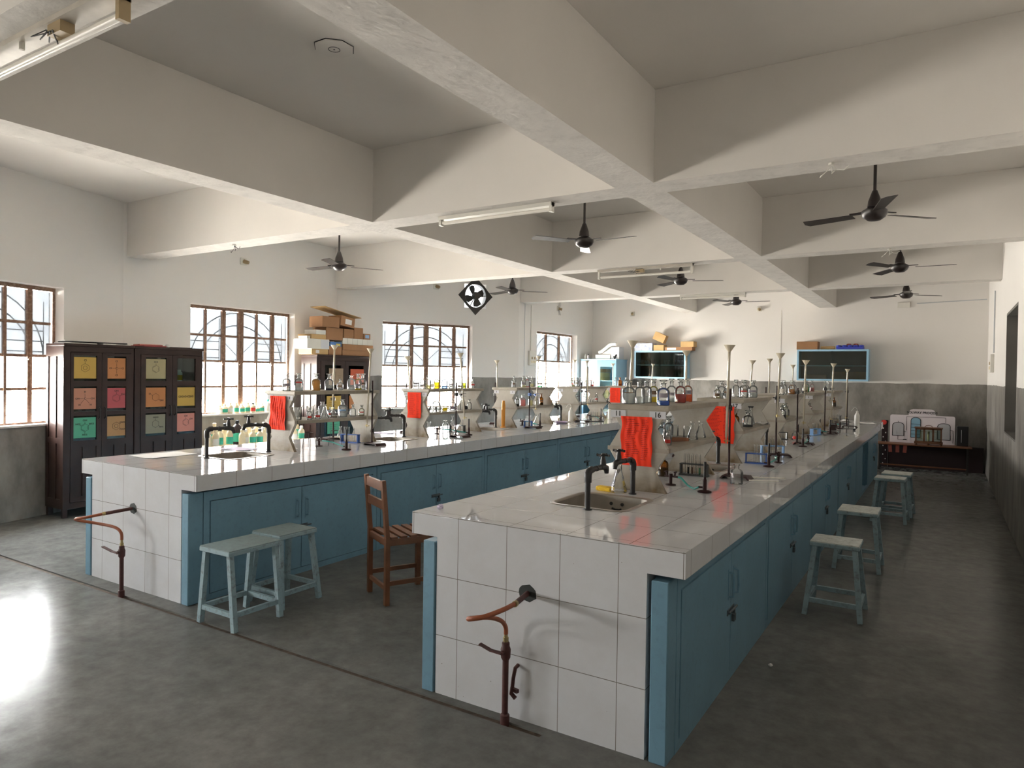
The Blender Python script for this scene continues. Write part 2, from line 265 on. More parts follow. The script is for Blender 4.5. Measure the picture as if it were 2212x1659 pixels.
def floor_mat():
    m = bpy.data.materials.new('cement_floor'); m.use_nodes = True; t = m.node_tree; b = t.nodes['Principled BSDF']; M['cement_floor'] = m
    g = t.nodes.new('ShaderNodeTexCoord')
    n = t.nodes.new('ShaderNodeTexNoise'); n.inputs['Scale'].default_value = 0.9; n.inputs['Detail'].default_value = 10; n.inputs['Roughness'].default_value = 0.65; n.inputs['Distortion'].default_value = 0.4; t.links.new(g.outputs['Object'], n.inputs[0])
    r = t.nodes.new('ShaderNodeValToRGB'); r.color_ramp.elements[0].position = 0.3; r.color_ramp.elements[0].color = (0.120, 0.123, 0.118, 1)
    r.color_ramp.elements[1].position = 0.72; r.color_ramp.elements[1].color = (0.205, 0.203, 0.190, 1); t.links.new(n.outputs[0], r.inputs[0])
    n2 = t.nodes.new('ShaderNodeTexNoise'); n2.inputs['Scale'].default_value = 9; n2.inputs['Detail'].default_value = 8; n2.inputs['Roughness'].default_value = 0.7; t.links.new(g.outputs['Object'], n2.inputs[0])
    r2 = t.nodes.new('ShaderNodeValToRGB'); r2.color_ramp.elements[0].position = 0.35; r2.color_ramp.elements[0].color = (0.78, 0.78, 0.78, 1); r2.color_ramp.elements[1].position = 0.7; r2.color_ramp.elements[1].color = (1.14, 1.14, 1.14, 1); t.links.new(n2.outputs[0], r2.inputs[0])
    mx = t.nodes.new('ShaderNodeMixRGB'); mx.blend_type = 'MULTIPLY'; mx.inputs[0].default_value = 1; t.links.new(r.outputs[0], mx.inputs[1]); t.links.new(r2.outputs[0], mx.inputs[2])
    n4 = t.nodes.new('ShaderNodeTexNoise'); n4.inputs['Scale'].default_value = 35; n4.inputs['Detail'].default_value = 2; t.links.new(g.outputs['Object'], n4.inputs[0])
    sp = mth(t, 'GREATER_THAN', n4.outputs[0], 0.83)
    mx2 = t.nodes.new('ShaderNodeMixRGB'); t.links.new(mth(t, 'MULTIPLY', sp, 0.5), mx2.inputs[0]); t.links.new(mx.outputs[0], mx2.inputs[1]); mx2.inputs[2].default_value = (0.45, 0.43, 0.40, 1)
    t.links.new(mx2.outputs[0], b.inputs['Base Color'])
    rr = t.nodes.new('ShaderNodeMapRange'); t.links.new(n2.outputs[0], rr.inputs[0]); rr.inputs[1].default_value = 0.3; rr.inputs[2].default_value = 0.75; rr.inputs[3].default_value = 0.15; rr.inputs[4].default_value = 0.27
    b.inputs['Specular IOR Level'].default_value = 0.045
    t.links.new(rr.outputs[0], b.inputs['Roughness'])
    h = mth(t, 'ADD', n2.outputs[0], mth(t, 'MULTIPLY', n.outputs[0], 2.0))
    bp = t.nodes.new('ShaderNodeBump'); bp.inputs['Strength'].default_value = 0.05; bp.inputs['Distance'].default_value = 0.01; t.links.new(h, bp.inputs['Height']); t.links.new(bp.outputs[0], b.inputs['Normal'])
floor_mat()
# ------------------------------------------------------------------ mesh builder
class MB:
    def __init__(s): s.v = []; s.f = []; s.m = []; s.sm = []; s.i = 0; s.X = Matrix()
    def V(s, p): s.v.append(tuple(s.X @ Vector(p))); return len(s.v)-1
    def face(s, ids, smooth=False): s.f.append(tuple(ids)); s.m.append(s.i); s.sm.append(smooth)
    def quad(s, a, b, c, d): s.face([s.V(p) for p in (a, b, c, d)]); return s
    def poly(s, pts): s.face([s.V(p) for p in pts]); return s
    def box(s, x0, x1, y0, y1, z0, z1, bev=0.0):
        if bev and min(abs(x1-x0), abs(y1-y0), abs(z1-z0)) > 2.2*bev:
            b = bev; R = [[s.V((x, y, z)) for x, y in ((x0+i, y0), (x1-i, y0), (x1, y0+i), (x1, y1-i), (x1-i, y1), (x0+i, y1), (x0, y1-i), (x0, y0+i))] for z, i in ((z0, b), (z1, b))]
            # chamfered vertical edges plus chamfered top and bottom rims
            def ring(z, o, i): return [s.V(p) for p in ((x0+o+i, y0+o, z), (x1-o-i, y0+o, z), (x1-o, y0+o+i, z), (x1-o, y1-o-i, z), (x1-o-i, y1-o, z), (x0+o+i, y1-o, z), (x0+o, y1-o-i, z), (x0+o, y0+o+i, z))]
            rs = [ring(z0, b, b*0.4), ring(z0+b, 0, b), ring(z1-b, 0, b), ring(z1, b, b*0.4)]
            s.v = s.v  # rings share no vertices with R
            s.face(rs[0][::-1]); s.face(rs[3])
            for a, c in zip(rs, rs[1:]):
                for k in range(8): s.face((a[k], a[(k+1) % 8], c[(k+1) % 8], c[k]))
            return s
        a = [s.V(p) for p in ((x0, y0, z0), (x1, y0, z0), (x1, y1, z0), (x0, y1, z0), (x0, y0, z1), (x1, y0, z1), (x1, y1, z1), (x0, y1, z1))]
        for q in ((3, 2, 1, 0), (4, 5, 6, 7), (0, 1, 5, 4), (1, 2, 6, 5), (2, 3, 7, 6), (3, 0, 4, 7)): s.face([a[k] for k in q])
        return s
    def prism(s, pts, h0, h1, axis='y'):
        """polygon pts (2D) extruded along an axis: y -> (x, z), x -> (y, z), z -> (x, y)"""
        def P(p, h): return {'y': (p[0], h, p[1]), 'x': (h, p[0], p[1]), 'z': (p[0], p[1], h)}[axis]
        a = [s.V(P(p, h0)) for p in pts]; b = [s.V(P(p, h1)) for p in pts]; n = len(pts)
        s.face(a); s.face(b[::-1])
        for k in range(n): s.face((a[k], b[k], b[(k+1) % n], a[(k+1) % n]))
        return s
    def beam(s, a, b, w, h=None, up=(0, 0, 1)):
        """rectangular bar from a to b"""
        h = w if h is None else h
        a = Vector(a); b = Vector(b); d = (b-a).normalized(); u = Vector(up)
        if abs(d.dot(u)) > 0.95: u = Vector((0, 1, 0))
        r = d.cross(u).normalized(); u = r.cross(d)
        c = []
        for p in (a, b):
            for i, j in ((-1, -1), (1, -1), (1, 1), (-1, 1)): c.append(s.V(p + r*i*w/2 + u*j*h/2))
        for q in ((3, 2, 1, 0), (4, 5, 6, 7), (0, 1, 5, 4), (1, 2, 6, 5), (2, 3, 7, 6), (3, 0, 4, 7)): s.face([c[k] for k in q])
        return s
    def tube(s, pts, r, n=8, cap=True, smooth=True):
        pts = [Vector(p) for p in pts]; rings = []; rr = r if isinstance(r, (list, tuple)) else [r]*len(pts); ref = None
        for k, p in enumerate(pts):
            d = (pts[min(k+1, len(pts)-1)] - pts[max(k-1, 0)]).normalized()
            if ref is None: ref = Vector((0, 0, 1)) if abs(d.z) < 0.9 else Vector((1, 0, 0))
            u = (ref - d*ref.dot(d)).normalized(); ref = u; q = d.cross(u)
            rings.append([s.V(p + (u*cos(2*pi*i/n) + q*sin(2*pi*i/n))*rr[k]) for i in range(n)])
        for a, b in zip(rings, rings[1:]):
            for i in range(n): s.face((a[i], a[(i+1) % n], b[(i+1) % n], b[i]), smooth)
        if cap: s.face(rings[0][::-1]); s.face(rings[-1])
        return s
    def lathe(s, prof, n=16, smooth=True, c=(0, 0), cap=True):
        rings = []
        for r, z in prof:
            if r < 1e-6: rings.append([s.V((c[0], c[1], z))])
            else: rings.append([s.V((c[0]+r*cos(2*pi*i/n), c[1]+r*sin(2*pi*i/n), z)) for i in range(n)])
        for a, b in zip(rings, rings[1:]):
            for i in range(n):
                j = (i+1) % n
                if len(a) == 1 and len(b) == 1: continue
                if len(a) == 1: s.face((a[0], b[j], b[i]), smooth)
                elif len(b) == 1: s.face((a[i], a[j], b[0]), smooth)
                else: s.face((a[i], a[j], b[j], b[i]), smooth)
        if cap:
            if len(rings[0]) > 1: s.face(rings[0][::-1])
            if len(rings[-1]) > 1: s.face(rings[-1])
        return s
    def mesh(s, name, mats, sharp=40):
        me = bpy.data.meshes.new(name); me.from_pydata(s.v, [], s.f)
        for k in (mats if isinstance(mats, (list, tuple)) else [mats]): me.materials.append(M[k])
        me.polygons.foreach_set('material_index', s.m); me.polygons.foreach_set('use_smooth', s.sm)
        me.update()
        if any(s.sm): me.set_sharp_from_angle(angle=radians(sharp))
        return me
    def build(s, name, mats, parent=None, loc=None, rot=0.0):
        return link(name, s.mesh(name, mats), parent, loc, rot)
def link(name, me, parent=None, loc=None, rot=0.0):
    o = bpy.data.objects.new(name, me); COL.objects.link(o)
    if parent: o.parent = parent
    if loc is not None: o.location = loc
    if rot: o.rotation_euler = (0, 0, rot)
    return o
LABELS = {}
def tag(o, label, cat, group=None):
    o['label'] = label; o['category'] = cat
    if group: o['group'] = group
    n = len(label.split()); assert 4 <= n <= 16, (n, label)
    LABELS.setdefault(label, []).append((o.name, group))
    return o
def thing(name, label, cat, loc=(0, 0, 0), rot=0.0, group=None):
    o = bpy.data.objects.new(name, None); o.empty_display_size = 0.05; COL.objects.link(o); o.location = loc; o.rotation_euler = (0, 0, rot)
    return tag(o, label, cat, group)
def struct(name, mb, mats, parent=None):
    o = mb.build(name, mats, parent); o['kind'] = 'structure'; return o
def text_mb(mb, txt, size, X, bold=0.0, th=0.0006):
    """lettering as a thin solid laid into mb through the matrix X (text runs along X's x axis, up along its y axis)"""
    cu = bpy.data.curves.new('lettering', 'FONT'); cu.body = txt; cu.size = size; cu.align_x = 'CENTER'; cu.align_y = 'CENTER'; cu.extrude = th; cu.offset = bold; cu.resolution_u = 3
    ob = bpy.data.objects.new('lettering', cu); me = bpy.data.meshes.new_from_object(ob)
    base = len(mb.v)
    for v in me.vertices: mb.v.append(tuple(X @ v.co))
    for p in me.polygons: mb.f.append(tuple(base+i for i in p.vertices)); mb.m.append(mb.i); mb.sm.append(False)
    bpy.data.objects.remove(ob); bpy.data.curves.remove(cu); bpy.data.meshes.remove(me)
def copy_tree(o, parent=None):
    c = o.copy(); COL.objects.link(c)
    if parent: c.parent = parent
    for ch in list(o.children): copy_tree(ch, c)
    return c
ORD = ['first', 'second', 'third', 'fourth', 'fifth', 'sixth', 'seventh', 'eighth', 'ninth', 'tenth', 'eleventh', 'twelfth', 'thirteenth', 'fourteenth', 'fifteenth']
RNAME = ['nearest', 'second', 'third', 'fourth', 'farthest']
# ------------------------------------------------------------------ the room
TH = 0.23
def wall(name, a, b, openings, m='wall_paint', z1=ZC+0.12, ext=(0.0, 0.0)):
    """wall panel from a to b (room on the right-hand side of a->b reversed, see seg) with rectangular openings, solid to TH outwards"""
    o, d, n, L = seg(a, b); mb = MB()
    ss = sorted({-ext[0], L+ext[1]} | {x for q in openings for x in q[:2]}); zs = sorted({-0.1, z1} | {x for q in openings for x in q[2:]})
    def solid(i, j):
        if i < 0 or j < 0 or i >= len(ss)-1 or j >= len(zs)-1: return False
        cs, cz = (ss[i]+ss[i+1])/2, (zs[j]+zs[j+1])/2
        return not any(q[0] < cs < q[1] and q[2] < cz < q[3] for q in openings)
    def P(s_, z, out): p = o + d*s_ - n*(TH if out else 0); return (p.x, p.y, z)
    for i in range(len(ss)-1):
        for j in range(len(zs)-1):
            if not solid(i, j): continue
            s0, s1, z0, z1_ = ss[i], ss[i+1], zs[j], zs[j+1]
            mb.quad(P(s0, z0, 0), P(s1, z0, 0), P(s1, z1_, 0), P(s0, z1_, 0)); mb.quad(P(s0, z0, 1), P(s0, z1_, 1), P(s1, z1_, 1), P(s1, z0, 1))
            if not solid(i-1, j): mb.quad(P(s0, z0, 0), P(s0, z1_, 0), P(s0, z1_, 1), P(s0, z0, 1))
            if not solid(i+1, j): mb.quad(P(s1, z0, 0), P(s1, z0, 1), P(s1, z1_, 1), P(s1, z1_, 0))
            if not solid(i, j-1): mb.quad(P(s0, z0, 0), P(s0, z0, 1), P(s1, z0, 1), P(s1, z0, 0))
            if not solid(i, j+1): mb.quad(P(s0, z1_, 0), P(s1, z1_, 0), P(s1, z1_, 1), P(s0, z1_, 1))
    return struct(name, mb, m)
FAN_S, FAN_Z = 2.57, 3.06
def wopen(k): return [(*WINS[k][2], SILL, LINTEL)]
wall('wall_left_front', P0, P1, wopen(5) + wopen(6), ext=(0.23, 0)); wall('wall_left_bay_near', P1, P2, wopen(1), ext=(0.0, 0.03))
wall('wall_left_bay', P2, P3, wopen(2)); wall('wall_left_bay_far', P3, P4, wopen(3) + [(FAN_S-0.225, FAN_S+0.225, FAN_Z-0.225, FAN_Z+0.225)], ext=(0.06, 0))
wall('wall_left_back', P4, P5, wopen(4), ext=(0.0, 0.23))
wall('wall_back', P5, (XR, YB), [], ext=(0.0, 0.23))
wall('wall_right', (XR, YB), (XR, YF), [(YB-10.42, YB-8.85, 0.99, 2.45)])
wall('wall_front', (XR, YF), P0, [], ext=(0.23, 0.0))
fl = MB()
fl.box(-9.2, 0.9, 2.715, 14.9, -0.1, 0); fl.box(-9.2, 0.9, -6.5, 2.675, -0.1, 0); fl.box(-1.50, 0.9, 2.675, 2.715, -0.1, 0)
fl.i = 1; fl.box(-9.2, -1.50, 2.675, 2.715, -0.1, -0.010)
struct('floor', fl, ['cement_floor', 'channel_dirt'])
c = MB(); c.box(-9.2, 0.9, -6.5, 14.9, ZC, ZC+0.12); struct('ceiling', c, 'plaster')
st = MB(); st.box(-6.9, XR-0.002, 13.75, YB-0.002, 0.0005, 0.018); struct('trim_plinth', st, 'cement_floor')
rc = MB(); rc.box(XR+TH-0.03, XR+TH-0.005, 8.86, 10.41, 1.0, 2.44); struct('trim_recess_back', rc, 'recess_shade_grey')
rl = MB(); rl.box(XR+.0005, XR+TH-.03, 10.40, 10.4195, 1.0, 2.44); rl.box(XR+.0005, XR+TH-.03, 8.8505, 8.87, 1.0, 2.44); rl.box(XR+.0005, XR+TH-.03, 8.87, 10.40, 2.42, 2.4495); rl.box(XR+.0005, XR+TH-.03, 8.87, 10.40, .9905, 1.01); struct('trim_recess_shade', rl, 'recess_shade_grey')  # added dark boxes that give the plaster recess its shade
AX = ((-4.784, -4.506), (-2.091, -1.794)); BY = ((-1.85, -1.56), (1.25, 1.54), (4.745, 5.034), (8.19, 8.45), (11.386, 11.675))
def lx(y):    # x of the left wall face at y
    for a, b in ((P0, P1), (P1, P2), (P2, P3), (P3, P4), (P4, P5)):
        if a[1]-1e-6 <= y <= b[1]+1e-6: return a[0] + (b[0]-a[0])*(y-a[1])/(b[1]-a[1])
def beam_box(name, x0, x1, y0, y1, poly=None):
    mb = MB()
    if poly: mb.prism(poly, ZB, ZC-0.001, 'z')
    else: mb.box(x0, x1, y0, y1, ZB, ZC-0.001)
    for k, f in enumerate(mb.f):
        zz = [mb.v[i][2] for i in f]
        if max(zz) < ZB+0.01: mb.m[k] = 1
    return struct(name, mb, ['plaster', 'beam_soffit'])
n_ = 0
for y0, y1 in BY:                      # beams across the room, cut at the two long beams
    xs = [None, AX[0][0], AX[0][1], AX[1][0], AX[1][1], XR-0.001]
    for a, b in ((0, 1), (2, 3), (4, 5)):
        n_ += 1
        if a == 0: beam_box('trim_%d' % n_, 0, 0, 0, 0, [(lx(y0)+0.002, y0), (xs[1], y0), (xs[1], y1), (lx(y1)+0.002, y1)] + ([(P2[0]+0.002, P2[1])] if y0 < P2[1] < y1 else []) + ([(P3[0]+0.002, P3[1])] if y0 < P3[1] < y1 else []) + ([(P4[0]+0.002, P4[1])] if y0 < P4[1] < y1 else []) )
        else: beam_box('trim_%d' % n_, xs[a], xs[b], y0, y1)
for x0, x1 in AX:
    n_ += 1; beam_box('trim_%d' % n_, x0, x1, YF+0.002, YB-0.002)
# windows: steel casements set back in the openings, grille outside, stone sill
def window(k):
    a, b, (s0, s1) = WINS[k]; o, d, n, L = seg(a, b)
    w_ = bpy.data.objects.new('window_%d' % k, None); COL.objects.link(w_); w_['kind'] = 'structure'
    c = o + d*s0 - n*0.15; w_.matrix_world = Matrix([[d.x, -n.x, 0, c.x], [d.y, -n.y, 0, c.y], [0, 0, 1, SILL], [0, 0, 0, 1]])
    W, H = s1-s0, LINTEL-SILL; e = 0.002                      # local: x along the wall, y outwards, z up
    fr = MB(); fw = 0.035
    fr.box(e, fw, -0.025, 0.02, e, H-e); fr.box(W-fw, W-e, -0.025, 0.02, e, H-e); fr.box(fw, W-fw, -0.025, 0.02, H-0.045, H-e); fr.box(fw, W-fw, -0.025, 0.02, e, 0.04)
    NC = 6 if k != 4 else 3; cw = (W-2*fw)/NC; ms = [0.030, 0.055, 0.085, 0.030, 0.055] if k != 4 else [.04, .04]; xs = [fw]
    for i in range(NC-1):
        x = fw+cw*(i+1); h = ms[i]/2; fr.box(x-h, x+h, -0.022-0.008*(ms[i] > 0.03), 0.016, 0.04, H-0.045); xs += [x]
        if ms[i] > 0.03: fr.box(x-0.004, x+0.004, -0.036, -0.02, 0.05, H-0.05)
    xs += [W-fw]
    rh = (H-0.085)/4
    zr = [0.04+rh*j for j in range(5)] if k != 4 else [0.04, 0.04+rh*2.45, 0.04+rh*4]
    for z in zr[1:-1]:
        for i in range(NC): fr.box(xs[i]+0.01, xs[i+1]-0.01, -0.012, 0.010, z-0.015, z+0.015)
    for i in ((1, 2, 4) if k != 4 else ()):                    # casement stays and latches
        fr.beam((fw+cw*(i+1)-0.03, -0.045, H*0.47), (fw+cw*(i+1)+0.03, -0.045, H*0.47+0.05), 0.012); fr.beam((fw+cw*(i+1), -0.03, H*0.47+0.02), (fw+cw*(i+1), -0.05, H*0.47+0.02), 0.012)
    fr.build('window_frame', 'window_steel', w_)
    g = MB()
    for i in range(NC):
        for j in range(len(zr)-1):
            g.i = 0 if j >= len(zr)//2 + (k == 4)*0 or (k == 5 and i not in (1, 2, 3, 4)) else 1
            x0, x1, z0, z1 = xs[i]+0.008, xs[i+1]-0.008, zr[j]+0.008, zr[j+1]-0.008
            g.quad((x0, 0, z0), (x1, 0, z0), (x1, 0, z1), (x0, 0, z1))
    g.build('window_pane', ['frosted_pane', 'clear_pane'], w_)
    gr = MB(); cx = W/2; y = 0.030
    for R_, zc in ((W*0.44, H-W*0.44-0.06), (W*0.36, H-W*0.44-0.10)):
        gr.tube([(cx+R_*cos(t), y, zc+R_*sin(t)) for t in [pi*i/20 for i in range(21)]], 0.008, 6)
    for x in (cx-W*0.18, cx+W*0.18, cx-W*0.44, cx+W*0.44): gr.tube([(x, y, 0.01), (x, y, H-0.16)], 0.006, 6)
    for z0, z1 in ((0.04, H*0.36), (H*0.36, H*0.72)):
        gr.tube([(cx-W*0.18, y, z0), (cx, y, (z0+z1)/2+0.0), (cx+W*0.18, y, z1)], 0.005, 6); gr.tube([(cx-W*0.18, y, z1), (cx+W*0.18, y, z0)], 0.005, 6)
    for i in range(9):
        z = 0.12+i*0.115
        for xa, xb in ((cx-W*0.44, cx-W*0.18), (cx+W*0.18, cx+W*0.44)): gr.beam((xa, y, z), (xb, y, z), 0.010, 0.012)
    gr.build('window_grille', 'grille_iron', w_)
    sl = MB(); sl.box(e, W-e, -0.17, -0.03, 0.0, 0.02); sl.build('window_sill', 'plaster', w_)
    return w_
for k in WINS: window(k)
# ------------------------------------------------------------------ the two tiled benches
B = {'right': dict(x0=-2.319, x1=-0.878, y0=2.761, y1=13.44, ry=4.07, pitch=1.85, sx=(-1.85, -1.42), tap=-1.60),
     'left': dict(x0=-5.760, x1=-4.272, y0=2.835, y1=13.40, ry=4.17, pitch=1.87, sx=(-5.24, -4.83), tap=-5.05)}
ZT = 0.90; TS = 0.1115
tile_mat('tile_top_right', [(0, -2.024, 0.3), (1, 2.82, 0.30)]); tile_mat('tile_front_right', [(0, -2.024, 0.2845), (2, -0.004, 0.30)]); tile_mat('tile_side_right', [(1, 2.835, 0.305)])
tile_mat('tile_top_left', [(0, -5.455, 0.3), (1, 2.835, 0.31)]); tile_mat('tile_front_left', [(0, -5.455, 0.29), (2, -0.004, 0.30)]); tile_mat('tile_side_left', [(1, 2.84, 0.308)])
SINKS = {}
def bench(side):
    q = B[side]; x0, x1, y0, y1 = q['x0'], q['x1'], q['y0'], q['y1']; sx0, sx1 = q['sx']
    hs = []
    for k in range(5):
        yr = q['ry']+k*q['pitch']; hs.append((yr-0.68, yr-0.24) if k == 0 else (yr-0.63, yr-0.21))
    SINKS[side] = hs
    t = thing('laboratory_bench', 'long white tiled %s with reagent racks, %s' % (('laboratory bench', 'nearest the camera, on the right') if side == 'right' else ('laboratory bench', 'on the left near the windows')), 'bench')
    mb = MB()       # slab, built around the sink cut-outs
    ys = [y0] + [v for h in hs for v in h] + [y1]
    def clad(bx):
        n0 = len(mb.f); mb.box(*bx)
        for k in range(n0, len(mb.f)):
            P = [Vector(mb.v[i]) for i in mb.f[k]]; nn = (P[1]-P[0]).cross(P[2]-P[1])
            a = max(range(3), key=lambda i: abs(nn[i])); mb.m[k] = {0: 2, 1: 1, 2: 0}[a]
    clad((x0, sx0, y0, y1, ZT-TS, ZT)); clad((sx1, x1, y0, y1, ZT-TS, ZT))
    for k in range(0, len(ys)-1, 2): clad((sx0, sx1, ys[k], ys[k+1], ZT-TS, ZT))
    mb.build('worktop', ['tile_top_'+side, 'tile_front_'+side, 'tile_side_'+side], t)
    ex0, ex1 = (-2.155, -1.042) if side == 'right' else (-5.603, -4.439)
    eb = MB(); eb.box(ex0, ex1, y0, y0+0.10, 0, ZT-TS); o = eb.build('end_wall', 'tile_front_'+side, t)
    hx, hz = (-1.62, 0.60) if side == 'right' else (-5.03, 0.59)
    hb = MB(); hr = random.Random(3)
    pts = [(hx+0.042*(1+0.25*hr.random())*cos(a), hz+0.036*(1+0.25*hr.random())*sin(a)) for a in [2*pi*i/14 for i in range(14)]]
    hb.prism(pts, y0-0.0008, y0+0.004, 'y'); h = hb.build('pipe_hole', 'dark_inside', t)
    for s in (1, -1):          # dark board between slab and cabinets
        pass
    # centre core wall that carries the slab
    cb = MB(); xm = (x0+x1)/2; cb.box(xm-0.03, xm+0.03, y0+0.12, y1-0.05, 0, ZT-TS-0.16); cb.build('core_wall', 'concrete', t)
    sup = MB()
    for k in range(7):
        yy = y0+0.13+k*(y1-y0-0.26)/6; sup.box(ex0+0.02, ex1-0.02, yy-0.03, yy+0.03, 0.768, ZT-TS)
    sup.build('support_rail', 'dark_wood', t)
bench('right'); bench('left')
# under-bench steel cabinets: each unit is a thing of two doors
def cabinet_mesh(L, depth, first, gap=False):
    """local: x = 0 front plane outwards +x, y along the bench, z up"""
    e = 0.003; out = {}
    b = MB(); b.box(-depth, -0.02, e, L-e, 0.0, 0.735)
    if gap:                                                    # a hollow carcass, one doorway left without its door
        b = MB(); b.box(-depth, -0.02, e, L/2, 0.0, 0.735); b.box(-depth, -depth+.02, L/2, L-e, 0, .735); b.box(-depth+.02, -.02, L-.025, L-e, 0, .735); b.box(-depth+.02, -.02, L/2, L-.025, 0, .03); b.box(-depth+.02, -.02, L/2, L-.025, .71, .735)
    b.box(-0.02, 0.0, e, 0.05, 0.0, 0.765); b.box(-0.02, 0.0, L-0.05, L-e, 0.0, 0.765); b.box(-0.02, 0.0, 0.05, L-0.05, 0.70, 0.765); b.box(-0.02, 0.0, 0.05, L-0.05, 0.0, 0.045)
    out['carcass'] = b.mesh('carcass', 'blue_paint')
    for i, (a, c, hs) in enumerate(((0.056, L/2-0.003, 1), (L/2+0.003, L-0.056, -1))):
        m = MB(); m.box(-0.018, 0.003, a, c, 0.05, 0.694); out['door%d' % i] = m.mesh('door', 'blue_paint')
        hy = c-0.045 if hs > 0 else a+0.045
        h = MB(); h.tube([(0.003, hy, 0.46), (0.028, hy, 0.465), (0.03, hy, 0.50), (0.03, hy, 0.55), (0.028, hy, 0.585), (0.003, hy, 0.59)], 0.006, 6); h.box(0.003, 0.006, hy-0.012, hy+0.012, 0.445, 0.605); out['handle%d' % i] = h.mesh('handle', 'blue_paint')
    m = MB(); m.box(0.003, 0.007, L/2-0.075, L/2+0.06, 0.365, 0.395); m.tube([(0.014, L/2-0.07, 0.38), (0.014, L/2+0.09, 0.38)], 0.006, 6); m.box(0.003, 0.018, L/2+0.03, L/2+0.045, 0.35, 0.38); m.box(0.006, 0.02, L/2+0.012, L/2+0.05, 0.315, 0.352)
    out['latch'] = m.mesh('latch', 'hasp')
    if first:
        m = MB(); m.box(-0.075, 0.0, -0.112, 0.0, 0.0, 0.765, 0.004); out['post'] = m.mesh('end_post', 'blue_paint')
    return out
CM = {}
def cabinets(side):
    q = B[side]; ys = q['y0']+0.105
    for face, sgn in (('right', 1), ('left', -1)):
        xf = {('right', 1): -0.945, ('right', -1): -2.238, ('left', 1): -4.347, ('left', -1): -5.685}[(side, sgn)]
        xm = (q['x0']+q['x1'])/2; depth = abs(xf-xm)-0.045
        n = 6; L = (q['y1']-0.06-ys)/n
        for k in range(n):
            first = (k == 0 and sgn == 1) or (k == n-1 and sgn == -1)
            gap = side == 'right' and sgn == 1 and k == 4; key = (round(L, 3), round(depth, 3), first, gap)
            if key not in CM: CM[key] = cabinet_mesh(L, depth, first, gap)
            pos = ('first', 'second', 'third', 'fourth', 'fifth', 'sixth')[k]
            where = {('right', 1): 'facing the right wall under right bench', ('right', -1): 'under right bench, facing the left bench', ('left', 1): 'facing the chair under left bench', ('left', -1): 'under left bench, facing the windows'}[(side, sgn)]
            t = thing('under_bench_cabinet', ('blue steel cabinet, %s from front, %s' if not gap else 'blue steel cabinet missing one door, %s from front, %s') % (pos, where), 'cabinet', (xf, ys+k*L if sgn == 1 else ys+(k+1)*L, 0), 0 if sgn == 1 else pi, 'blue cabinets under the benches')
            c = CM[key]; link('carcass', c['carcass'], t)
            for i in ((0,) if gap else (0, 1)): dd = link('door', c['door%d' % i], t); link('handle', c['handle%d' % i], dd)
            if not gap: link('latch', c['latch'], t)
            if k == 0 and sgn == 1: link('end_post', c['post'], t)
            if k == 0 and sgn == -1:
                m = MB(); m.box(-0.075, 0.0, L, L+0.112, 0.0, 0.765, 0.004); m.build('end_post', 'blue_paint', t)
cabinets('right'); cabinets('left')
# sinks
def rrect(x0, x1, y0, y1, r, n=5):
    P = []
    for cx, cy, a0 in ((x1-r, y1-r, 0), (x0+r, y1-r, pi/2), (x0+r, y0+r, pi), (x1-r, y0+r, 3*pi/2)):
        for i in range(n+1): a = a0+i*pi/2/n; P.append((cx+r*cos(a), cy+r*sin(a)))
    return P
for side in ('right', 'left'):
    sx0, sx1 = B[side]['sx']
    for k, (a, b) in enumerate(SINKS[side]):
        cx, cy = (sx0+sx1)/2, (a+b)/2; hw, hd = (sx1-sx0)/2-0.006, (b-a)/2-0.006
        t = thing('sink', 'steel sink set into the %s-bench tiles before the %s rack' % (side, RNAME[k]), 'sink', (cx, cy, ZT), 0, 'steel bench sinks')
        mb = MB(); rings = []
        for ins, z, r in ((-0.028, 0.0006, 0.075), (-0.026, 0.004, 0.075), (-0.004, 0.004, 0.062), (0.004, -0.002, 0.058), (0.012, -0.09, 0.055), (0.05, -0.135, 0.05), (0.12, -0.142, 0.045)):
            rings.append([mb.V((x, y, z)) for x, y in rrect(-hw+ins, hw-ins, -hd+ins, hd-ins, r)])
        for p, q_ in zip(rings, rings[1:]):
            n = len(p)
            for i in range(n): mb.face((p[i], p[(i+1) % n], q_[(i+1) % n], q_[i]), True)
        mb.face(rings[-1]); mb.build('basin', 'steel', t)
        dr = MB(); dr.lathe([(0.0, -0.1405), (0.03, -0.1405), (0.03, -0.1395), (0.0, -0.1395)], 14); dr.build('drain', 'drain_black', t)
        ov = MB()
        for dx in (-0.035, 0.035): ov.X = Matrix.Translation((dx, hd-0.009, -0.045)) @ Matrix.Rotation(pi/2, 4, 'X'); ov.lathe([(0.0, 0), (0.010, 0), (0.010, 0.006), (0, 0.006)], 10)
        ov.X = Matrix(); ov.tube([(-0.03, hd-0.0115, -0.072), (-0.01, hd-0.012, -0.078), (0.015, hd-0.012, -0.078), (0.03, hd-0.0115, -0.073)], 0.006, 6); ov.build('overflow_hole', 'drain_black', t)
